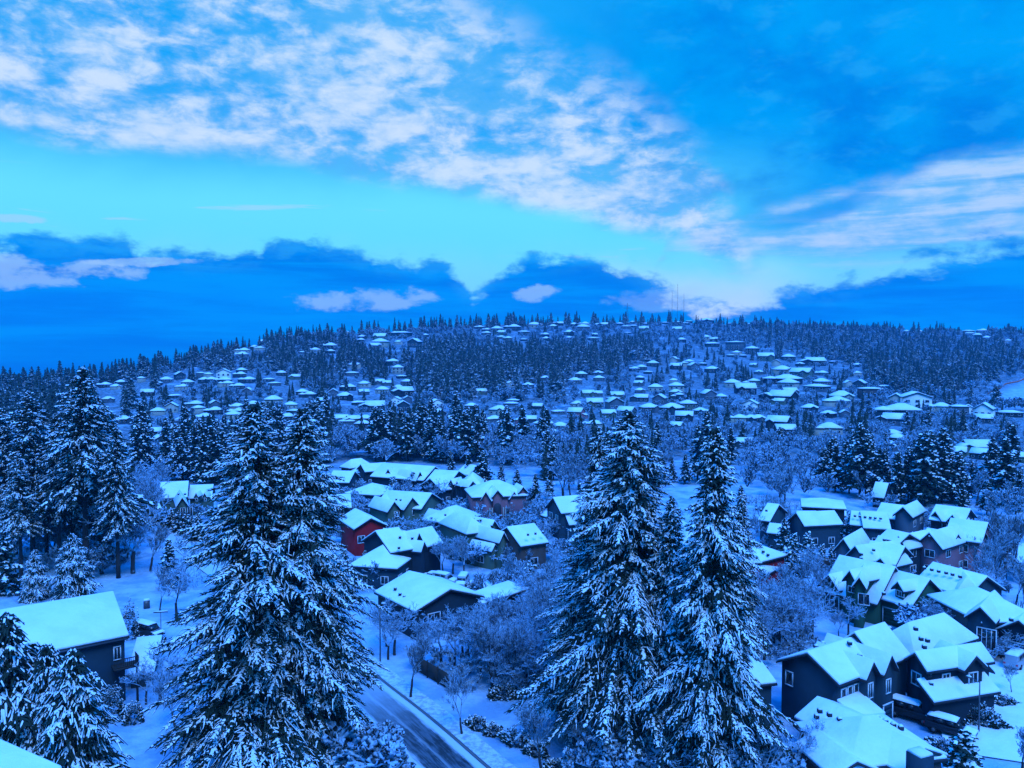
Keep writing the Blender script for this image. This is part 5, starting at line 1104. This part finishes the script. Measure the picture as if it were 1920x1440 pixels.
# bushes, hedges
def bush(px, py, w_, d_, hh, label, yaw=0.0, seed=0, name='bush', cat='bush', group=None):
    x, y = at(px, py, 0); g = np.random.default_rng(seed + int(px)); n = int(900 * max(.6, w_ * d_ / 6))
    th, ph = g.uniform(0, 2 * np.pi, n), np.arccos(g.uniform(-.1, 1, n)); rr = g.uniform(.72, 1.05, n) * (1 + .22 * np.sin(th * 3 + px) * np.sin(ph * 4 + px) + .12 * np.sin(th * 7 + 2 * px))
    P = np.stack([np.cos(th) * np.sin(ph) * w_ / 2 * rr, np.sin(th) * np.sin(ph) * d_ / 2 * rr, np.cos(ph) * hh * rr], 1)
    D = P / (np.linalg.norm(P, axis=1)[:, None] + 1e-6) * np.array([1, 1, .5]); S = np.cross(D, g.normal(0, 1, (n, 3))); S /= np.linalg.norm(S, axis=1)[:, None] + 1e-6
    v, f = quads_from(P, P + D * .22, S, np.full(n, .13), np.full(n, .06), .6)
    k_ = g.random(n) < (.25 + .6 * np.clip(P[:, 2] / hh, 0, 1)); u = np.array([0, 0, .05]); v2, f2 = quads_from(P[k_] + u, P[k_] + D[k_] * .2 + u, S[k_], np.full(k_.sum(), .12), np.full(k_.sum(), .05), .4)
    root = empty(name, (x, y, hz(x, y)), yaw); tag(root, label, cat, group)
    c = obj('foliage', mesh_np('foliage', v, f, None, [M['needles']]), root); obj('snow', mesh_np('snow', v2, f2, None, [M['tree_snow']]), c)
for i, b_ in enumerate([(1826, 1352, 6.0, 2.4, 1.8, 'large trimmed dark hedge with snowy top beside the second parked car', -.6), (895, 1362, 2.6, 1.6, 1.0, 'leftmost low snowy shrub of the row between the street trees', -.6), (925, 1374, 1.9, 1.4, .9, 'second low snowy shrub of the row between the street trees', -.6),
           (968, 1392, 3.4, 1.8, 1.1, 'third low snowy shrub, the widest of the row between street trees', -.6), (1005, 1412, 2.4, 1.6, 1.0, 'rightmost low snowy shrub of the row near the bottom street tree', -.6), (1045, 1445, 2.6, 1.8, 1.0, 'low shrub at the bottom edge right of the last street tree', 0),
           (243, 1195, 2.6, 2.2, 4.6, 'tall dark rounded evergreen shrub at the corner of the big left house', 0), (250, 1352, 1.8, 1.6, 2.0, 'dark shrub beside the balcony post', 0), (207, 1345, 3.0, 2.4, 3.2, 'dark bush below the balcony against the house wall', 0), (285, 1215, 4.0, 2.5, 1.4, 'snowy bush beside the dark car behind the balcony house', 0),
           (945, 1306, 3.6, 1.6, 1.3, 'dark rounded shrub at the edge of the frosted thicket', 0), (1813, 1195, 1.9, 1.7, 1.0, 'round snow-capped shrub before the grey right-edge house', 0), (1880, 1318, 3.0, 1.6, .8, 'low snowy bed of plants at the street corner', 0), (1674, 1300, 1.3, 1.3, 4.6, 'tall slim columnar evergreen between the two big right houses', 0),
           (1530, 1125, 3.0, 2.0, 1.6, 'dark bush left of the green house front window', 0), (1765, 1405, 3.2, 1.6, 1.0, 'low snowy plant below the second parked car', -.4), (775, 1075, 2.5, 1.8, 1.2, 'small snowy bush in front of the dark gabled entrance', 0), (888, 1108, 3.0, 2.0, 1.4, 'snowy bush at the end of the parked cars', 0)]):
    bush(*b_, seed=i)

# frosted bare trees, placed one by one
GS = 'street trees along the near road'
put('bare', 'near1', 770, 1185, 1313, .9, 'bare street tree beside the near road, farthest and leftmost of three', GS)
put('bare', 'near2', 867, 1245, 1382, .9, 'bare street tree beside the near road, middle one of three', GS)
put('bare', 'near1', 1015, 1310, 1452, .9, 'bare street tree beside the near road, nearest one at the bottom', GS)
for i, (px, by, t) in enumerate([(300, 985, 34), (311, 990, 38), (322, 995, 42), (334, 1000, 44), (349, 1006, 46), (358, 1010, 44), (372, 1015, 52)]):
    put('fir', 'young', px, by - t, by, 1.1)
for px, t, b_, k_, wd in [(250, 930, 1075, 'near3', 1.1), (282, 985, 1072, 'near1', 1.1), (270, 880, 1000, 'near2', 1.2), (255, 850, 980, 'near1', 1.2), (300, 1055, 1150, 'near2', 1), (330, 1050, 1165, 'near3', 1), (345, 1000, 1110, 'near3', 1), (300, 1210, 1330, 'near3', 1.2), (330, 1240, 1370, 'near2', 1.2), (275, 1235, 1330, 'near3', 1), (700, 1330, 1475, 'shrub', 1.3), (735, 1400, 1490, 'shrub2', .8), (650, 1340, 1480, 'shrub2', 1.4),
                       (740, 1130, 1230, 'near3', 1.1), (725, 1120, 1215, 'near2', 1.1), (800, 1010, 1070, 'near3', 1.2), (830, 1000, 1075, 'near2', 1.1), (850, 1010, 1078, 'near3', 1.2), (870, 1005, 1085, 'near1', 1.1), (680, 925, 965, 'near3', 1.3), (760, 895, 940, 'near2', 1), (815, 895, 950, 'near3', 1), (790, 960, 1030, 'near3', 1.2),
                       (1768, 1120, 1195, 'near3', 1.3), (1740, 1118, 1195, 'near2', 1.3), (1795, 1138, 1200, 'near3', 1.2), (1730, 1155, 1195, 'near2', 1.2), (1590, 1120, 1195, 'near3', 1.1), (1572, 1138, 1200, 'near2', 1), (1690, 1040, 1075, 'near3', 1.6), (1840, 1065, 1140, 'near3', 1.3), (1800, 1075, 1145, 'near2', 1.3), (1770, 1080, 1135, 'near3', 1.2),
                       (1897, 1240, 1305, 'near2', .9), (1915, 1335, 1480, 'near1', .9), (1505, 1350, 1470, 'near3', 1), (1600, 1380, 1480, 'near2', 1.4), (1660, 1400, 1490, 'near3', 1.3), (1560, 1385, 1480, 'near3', 1.1), (1345, 1380, 1500, 'near2', 1.2), (1390, 1360, 1500, 'near3', 1.2), (1300, 1370, 1495, 'near3', 1.2), (1180, 1370, 1480, 'shrub', 1.3), (1240, 1390, 1480, 'shrub2', 1.3), (1120, 1280, 1420, 'near1', 1.2), (1080, 1230, 1380, 'near2', 1.2), (1160, 1260, 1400, 'near3', 1.2), (1215, 1270, 1410, 'near2', 1.2),
                       (1868, 1010, 1085, 'poplar', .9), (1880, 1005, 1090, 'poplar', .9), (1905, 990, 1070, 'poplar', .9), (1850, 1015, 1075, 'poplar', .9), (1810, 1000, 1072, 'poplar', 1.1), (1790, 1005, 1068, 'poplar', 1), (1915, 1080, 1150, 'poplar', 1), (1830, 1020, 1080, 'poplar', .9), (1895, 1120, 1200, 'poplar', .9), (945, 930, 968, 'poplar', 1.1), (985, 935, 975, 'poplar', 1), (992, 1030, 1075, 'poplar', 1.3), (950, 1020, 1075, 'poplar', 1.1),
                       (1070, 865, 928, 'mid1', 1), (1085, 870, 925, 'mid2', 1), (1100, 860, 920, 'mid1', 1.1), (1125, 880, 930, 'mid2', 1), (1470, 870, 945, 'mid1', 1), (1465, 880, 960, 'mid1', 1)]:
    put('bare', k_, px, t, b_, wd)
# ---- fills
def inpoly(px, py, poly):
    c = False; n = len(poly)
    for i in range(n):
        (x1, y1), (x2, y2) = poly[i], poly[(i + 1) % n]
        if (y1 > py) != (y2 > py) and px < (x2 - x1) * (py - y1) / (y2 - y1) + x1: c = not c
    return c
SN = [(1850, 752), (1860, 738), (1940, 704), (1940, 765), (1880, 765)]
CLEAR = [(250, 1080, 330, 1230), (200, 1230, 300, 1500), (660, 1290, 1000, 1500)]
def hidden_ok(px, top, base, wpx, y, keep):
    for (x0, x1, y0, y1, yh) in BOXES:
        if px + wpx > x0 and px - wpx < x1:
            if abs(y - yh) < 9 and x0 - 2 < px < x1 + 2: return False
            if y < yh + 6 and base > y0 and top < y1 - 1:
                if random.random() > keep: return False
    return True
CAND = []
def fill(kind, poly, n, hmin, hmax, keys, zone, wide=(.85, 1.15), keep=.05, ybias=1.0, gap=0.5):
    xs_, ys_ = [p[0] for p in poly], [p[1] for p in poly]; got = 0; tries = 0; loc = []
    while got < n and tries < n * 14:
        tries += 1; px, py = random.uniform(min(xs_), max(xs_)), random.uniform(min(ys_), max(ys_))
        if not inpoly(px, py, poly) or inpoly(px, py, SN): continue
        x, y, z = on_ground(px, py); H = random.uniform(hmin, hmax) ** 1.0; hp = H * F / y; wp = hp * (.16 if kind == 'fir' else .3)
        if any(abs(px - a) < wp * gap and abs(py - b_) < hp * .08 for a, b_ in loc): continue
        if not hidden_ok(px, py - hp, py, wp, y, keep): continue
        loc.append((px, py)); got += 1
        CAND.append([kind, random.choice(keys), px, py, hp, (x, y, z), H, random.uniform(*wide), zone])
far_ = ['f%d' % i for i in range(6)]
fill('fir', [(250, 842), (430, 835), (640, 828), (1110, 832), (1120, 868), (1000, 872), (900, 868), (640, 866), (430, 880), (330, 905), (250, 905)], 190, 15, 24, ['mid1', 'mid2', 'mid3'], 'dark band behind middle street', keep=.25)
fill('fir', [(300, 885), (330, 875), (430, 870), (430, 912), (300, 908)], 16, 14, 19, ['mid1', 'mid3'], 'behind green street end house', keep=.1)
fill('fir', [(790, 640), (895, 648), (1000, 652), (1200, 648), (1245, 690), (1180, 675), (1110, 740), (1040, 752), (900, 752), (835, 758), (790, 742), (780, 690)], 600, 12, 21, far_, 'central hill wood', keep=.01, wide=(1.1, 1.8))
sky_ = [(x_, float(np.interp(x_, RX, RG))) for x_ in range(-60, 2000, 60)]
fill('fir', [(a, b_ + 0) for a, b_ in sky_] + [(a, b_ + 10) for a, b_ in sky_[::-1]], 800, 8, 20, far_, 'skyline', keep=.25, gap=.35, wide=(.8, 1.6))
fill('fir', [(1345, 615), (1900, 635), (1920, 690), (1860, 715), (1780, 745), (1690, 738), (1630, 715), (1600, 690), (1500, 662), (1430, 650)], 650, 11, 20, far_, 'right hill wood', keep=.02, wide=(1.1, 1.8))
fill('fir', [(370, 695), (480, 655), (600, 640), (790, 690), (700, 705), (600, 725), (520, 695), (400, 695)], 300, 11, 20, far_, 'left ridge wood', keep=.03, wide=(1.0, 1.7))
fill('fir', [(-40, 745), (300, 705), (300, 760), (250, 850), (-40, 850)], 110, 14, 24, far_, 'far left slope', wide=(1.0, 1.6))
fill('fir', [(280, 720), (800, 680), (800, 830), (280, 850)], 270, 8, 16, far_, 'left suburb gardens', keep=.02)
fill('fir', [(1100, 640), (1450, 650), (1900, 780), (1900, 850), (1250, 850), (1100, 830)], 300, 7, 16, far_, 'right suburb gardens', keep=.02)
fill('fir', [(900, 600), (1400, 603), (1400, 645), (900, 645)], 50, 10, 16, far_, 'hilltop gardens', keep=.02)
fill('bare', [(280, 700), (800, 650), (1100, 650), (1450, 650), (1920, 700), (1920, 850), (1100, 860), (280, 870)], 1900, 4, 10, ['far1', 'far2'], 'hillside suburbs', keep=.03, gap=.4)
fill('bare', [(380, 690), (600, 632), (1300, 608), (1920, 625), (1920, 700), (1450, 650), (800, 650)], 1500, 6, 12, ['far1', 'far2'], 'wooded hill', keep=.03, gap=.4)
fill('bare', [(1400, 850), (1920, 850), (1920, 1000), (1700, 950), (1500, 945), (1400, 940)], 190, 6, 10, ['mid1', 'mid2'], 'scrub above right houses', keep=.08, gap=.4)
fill('fir', [(1540, 895), (1900, 890), (1900, 960), (1690, 950), (1540, 922)], 34, 13, 19, ['mid1', 'mid2', 'mid3'], 'above right houses', keep=.1, wide=(.9, 1.2), gap=.3)
fill('bare', [(1100, 850), (1250, 850), (1240, 935), (1060, 930)], 14, 8, 12, ['mid1', 'mid2'], 'clearing behind the great firs', keep=.1)
fill('bare', [(700, 1190), (790, 1170), (930, 1155), (1060, 1140), (1090, 1210), (1060, 1300), (1010, 1320), (930, 1300), (860, 1270), (780, 1235)], 60, 6.0, 9, ['near1', 'near2', 'near3'], 'thicket above the street trees', keep=.75, gap=.25)
fill('fir', [(-40, 890), (225, 890), (245, 965), (-40, 1000)], 46, 15, 24, ['mid1', 'mid3'], 'behind the left fir stand', gap=.3)
fill('bare', [(-20, 1000), (240, 980), (225, 1080), (-20, 1085)], 26, 3, 7, ['near2', 'shrub', 'near3'], 'under the left fir stand', gap=.25)
fill('bare', [(1385, 1140), (1440, 1110), (1520, 1105), (1540, 1150), (1600, 1210), (1500, 1235), (1400, 1250)], 30, 7, 10, ['near2', 'near3', 'near1'], 'left of green garage house', keep=.15, gap=.3)
fill('bare', [(1400, 990), (1560, 1000), (1560, 1040), (1500, 1100), (1420, 1110)], 22, 7, 10, ['near2', 'near3'], 'beside red right house', keep=.1, gap=.3)
fill('bare', [(1720, 1110), (1800, 1120), (1860, 1120), (1860, 1150), (1760, 1200), (1720, 1180)], 12, 6, 9, ['near2', 'near3'], 'behind large many roofed house', keep=.15, gap=.3)
fill('bare', [(1780, 1040), (1920, 1040), (1920, 1150), (1850, 1130)], 16, 8, 11, ['poplar', 'near2'], 'right edge', keep=.1, gap=.3)
fill('bare', [(640, 940), (1020, 960), (1060, 1100), (900, 1130), (850, 1060), (640, 1000)], 70, 3.5, 7, ['near2', 'near3', 'poplar'], 'middle street gardens', keep=.25, gap=.3)
fill('bare', [(225, 950), (330, 900), (290, 960), (300, 1050), (240, 1070)], 16, 7, 11, ['near2', 'near3'], 'left street verge', keep=.1, gap=.3)
fill('bare', [(1060, 1330), (1240, 1400), (1440, 1400), (1440, 1500), (1100, 1490)], 22, 3, 6, ['shrub', 'shrub2', 'near3'], 'undergrowth below great right firs', keep=.3, gap=.3)
fill('fir', [(1070, 1290), (1300, 1330), (1260, 1440), (1110, 1400)], 14, 4, 8, ['young', 'mid1'], 'under the great right firs', wide=(1.2, 1.6), gap=.3, keep=.5)
fill('bare', [(1060, 1180), (1400, 1200), (1400, 1400), (1240, 1400), (1090, 1340)], 24, 5, 8, ['near3', 'near2'], 'thicket under great right firs', keep=.3, gap=.3)
fill('fir', [(1000, 870), (1250, 868), (1250, 900), (1010, 905)], 22, 8, 16, ['mid1', 'mid2', 'young'], 'clearing behind the great firs', gap=.3)
fill('bare', [(560, 848), (1250, 848), (1250, 935), (1060, 940), (1000, 900), (900, 878), (560, 880)], 120, 6, 11, ['mid1', 'mid2'], 'behind the middle street houses', keep=.1, gap=.3)
fill('bare', [(640, 930), (1060, 940), (1060, 1110), (640, 1080)], 140, 1.2, 3.0, ['shrub'], 'garden shrubs', keep=.3, gap=.2)
fill('bare', [(700, 1210), (930, 1150), (1080, 1140), (1090, 1300), (1000, 1320), (860, 1290)], 120, 1.2, 3.4, ['shrub'], 'garden shrubs', keep=.6, gap=.2)
fill('bare', [(1385, 1000), (1900, 940), (1900, 1130), (1780, 1200), (1600, 1210), (1440, 1260), (1385, 1200)], 220, 1.2, 3.2, ['shrub'], 'garden shrubs', keep=.25, gap=.2)
fill('bare', [(1050, 1300), (1420, 1380), (1440, 1500), (1100, 1480)], 60, 1.2, 3.2, ['shrub'], 'garden shrubs', keep=.25, gap=.2)
fill('bare', [(-20, 930), (330, 930), (240, 1085), (-20, 1085)], 130, 1.2, 3.6, ['shrub'], 'garden shrubs', keep=.4, gap=.2)
for (x0, x1, y0, y1, yh) in HANDB[6:]:
    for k_ in range(15 if 600 < x0 < 1060 and y1 < 1140 else 7):
        px, py = random.uniform(x0 - 8, x1 + 8), y1 + random.uniform(1, 10); x, y, z = on_ground(px, py); H = random.uniform(2.2, 4.9)
        if y < 100: continue
        CAND.append(['bare', random.choice(['near2', 'near3', 'shrub']), px, py, H * F / y, (x, y, z), H, random.uniform(1.0, 1.5), 'beside near houses'])
# ---- the largest 300 of each kind become trees of their own, the rest one wood
def tree_labels(items):
    pass
CAND = [c for c in CAND if not ((745 < c[2] < 895 and 1070 < c[3] < 1138) or (1665 < c[2] < 1835 and 1300 < c[3] < 1410) or (1455 < c[2] < 1575 and 1035 < c[3] < 1125))]
CAND = [c for c in CAND if not (c[0] == 'bare' and 1530 < c[2] < 1900 and 870 < c[3] < 990 and random.random() < .72)]
def split_kind(kind, limit):
    L = sorted([c for c in CAND if c[0] == kind], key=lambda c: -c[4]); return L[:limit], L[limit:]
nf = sum(1 for a in NAMED if a[1] == 'fir'); nb_ = sum(1 for a in NAMED if a[1] == 'bare')
ZI = {}
for kind, used in (('fir', nf), ('bare', nb_)):
    ind, rest = split_kind(kind, 296 - used)
    for c in ind:
        _, key, px, py, hp, loc, H, wd, zone = c
        if key[0] == 'f' and key[1:].isdigit():
            o = obj('fir_tree', FARM[int(key[1:])][1], None, (loc[0], loc[1], loc[2] - .2), random.uniform(0, 6.28)); s = H / 18; o.scale = (s * wd, s * wd, s)
        else: o = (fir if kind == 'fir' else bare)(key, (loc[0], loc[1], loc[2] - .1), H, random.uniform(0, 6.28), wd)
        ZI.setdefault((kind, zone), []).append((o, px, py, H, hp))
    # merged remainder
    V, Fc, MI, off = [], [], [], 0
    if kind == 'fir':
        for c in rest:
            j = int(c[1][1:]) if c[1][1:].isdigit() else random.randint(0, 5); mb = FARM[j][0]; v = np.array(mb.v); s = c[6] / 18; a = random.uniform(0, 6.28)
            v = v * np.array([s * c[7], s * c[7], s]); ca, sa = math.cos(a), math.sin(a)
            v = np.stack([v[:, 0] * ca - v[:, 1] * sa, v[:, 0] * sa + v[:, 1] * ca, v[:, 2]], 1) + np.array(c[5])
            V.append(v); Fc += [tuple(i + off for i in f) for f in mb.f]; MI += mb.m; off += len(v)
        if V: tag(obj('fir_wood', mesh_np('fir_wood', np.concatenate(V), Fc, MI, [M['snowy_needles'], M['fir_bark']])), 'snow-dusted fir wood covering the far hillside and ridge', 'wood', None, 'stuff')
    else:
        me = [BARE['far1'], BARE['far2'], BARE['thin1'], BARE['thin2']]; AR = []
        for b_ in me:
            v = np.empty(len(b_[2].vertices) * 3, np.float32); b_[2].vertices.foreach_get('co', v)
            f = np.empty(len(b_[2].loops), np.int32); b_[2].loops.foreach_get('vertex_index', f); AR.append((v.reshape(-1, 3), f.reshape(-1, 4), b_[0]))
        for c in rest:
            v0, f0, h0 = AR[random.randint(0, 1) + (2 if c[5][1] < 430 else 0)]; s = c[6] / h0; a = random.uniform(0, 6.28); ca, sa = math.cos(a), math.sin(a); v = v0 * np.array([s * c[7], s * c[7], s])
            v = np.stack([v[:, 0] * ca - v[:, 1] * sa, v[:, 0] * sa + v[:, 1] * ca, v[:, 2]], 1) + np.array(c[5])
            V.append(v); Fc.append(f0 + off); off += len(v)
        if V: tag(obj('bare_wood', mesh_np('bare_wood', np.concatenate(V), np.concatenate(Fc), None, [M['frost']])), 'frosted leafless scrub and trees covering the far hillside', 'wood', None, 'stuff')
    print(kind, 'individual', len(ind) + used, 'merged', len(rest))
for (kind, zone), L in ZI.items():
    rows = rows_of(L, lambda a: a[2], lambda a: a[1], 12 if 'skyline' not in zone else 400)
    for ri, row in enumerate(rows):
        for ci, (o, px, py, H, hp) in enumerate(row):
            rn = '' if len(rows) == 1 else (', front row' if ri == len(rows) - 1 else (', back row' if ri == 0 else ', ' + ordn(ri + 1) + ' row from back'))
            nm = 'snowy fir' if kind == 'fir' else 'frosted tree'
            sz = 'tall ' if H > (19 if kind == 'fir' else 9.5) else ('small ' if H < (13 if kind == 'fir' else 7) else '')
            tag(o, f"{sz}{nm}, {place_word(ci, len(row))}{rn}, {zone}", 'tree', ('firs: ' if kind == 'fir' else 'bare trees: ') + zone)
groups = {}
for a in NAMED:
    o, kind, px, py, hp, y, H, lb = a
    if lb: continue
    L = min(LAND, key=lambda l: (l[0] - px) ** 2 + ((l[1] - py + 10) * 1.5) ** 2); dx_, dy2 = px - L[0], py - L[1]
    rel = 'left of' if dx_ < -45 else ('right of' if dx_ > 45 else ('behind' if dy2 < 0 else 'in front of'))
    adj = 'snowy fir' if kind == 'fir' else 'frosted bare tree'
    groups.setdefault((adj, rel, L[2]), []).append(a)
for (adj, rel, sh), L in groups.items():
    L.sort(key=lambda a: a[2])
    for i, a in enumerate(L):
        lab = f"{adj} {rel} the {sh}" if len(L) == 1 else f"{adj}, {place_word(i, len(L))} of {len(L)} {rel} the {sh}"
        tag(a[0], lab, 'tree', 'firs among the near houses' if a[1] == 'fir' else 'bare trees among the near houses')

# ------------------------------------------------------------------ haze
vm = bpy.data.materials.new('air'); vm.use_nodes = True; t = vm.node_tree; t.nodes.clear()
pv = t.nodes.new('ShaderNodeVolumePrincipled'); pv.inputs['Color'].default_value = (0.08, 0.60, 1.0, 1); pv.inputs['Density'].default_value = HAZE = 0.00017
pv.inputs['Anisotropy'].default_value = 0.2
oo = t.nodes.new('ShaderNodeOutputMaterial'); t.links.new(pv.outputs[0], oo.inputs['Volume'])
m = MB(); m.box((0, 1100, -120), (4400, 3000, 680)); tag(obj('haze', m.mesh('haze', [vm])), kind='stuff')

import re as _re
for o in bpy.data.objects:
    if o.get('label') and len(_re.findall(r"[A-Za-z0-9']+", o['label'])) > 16: print('LONG', o['label'])
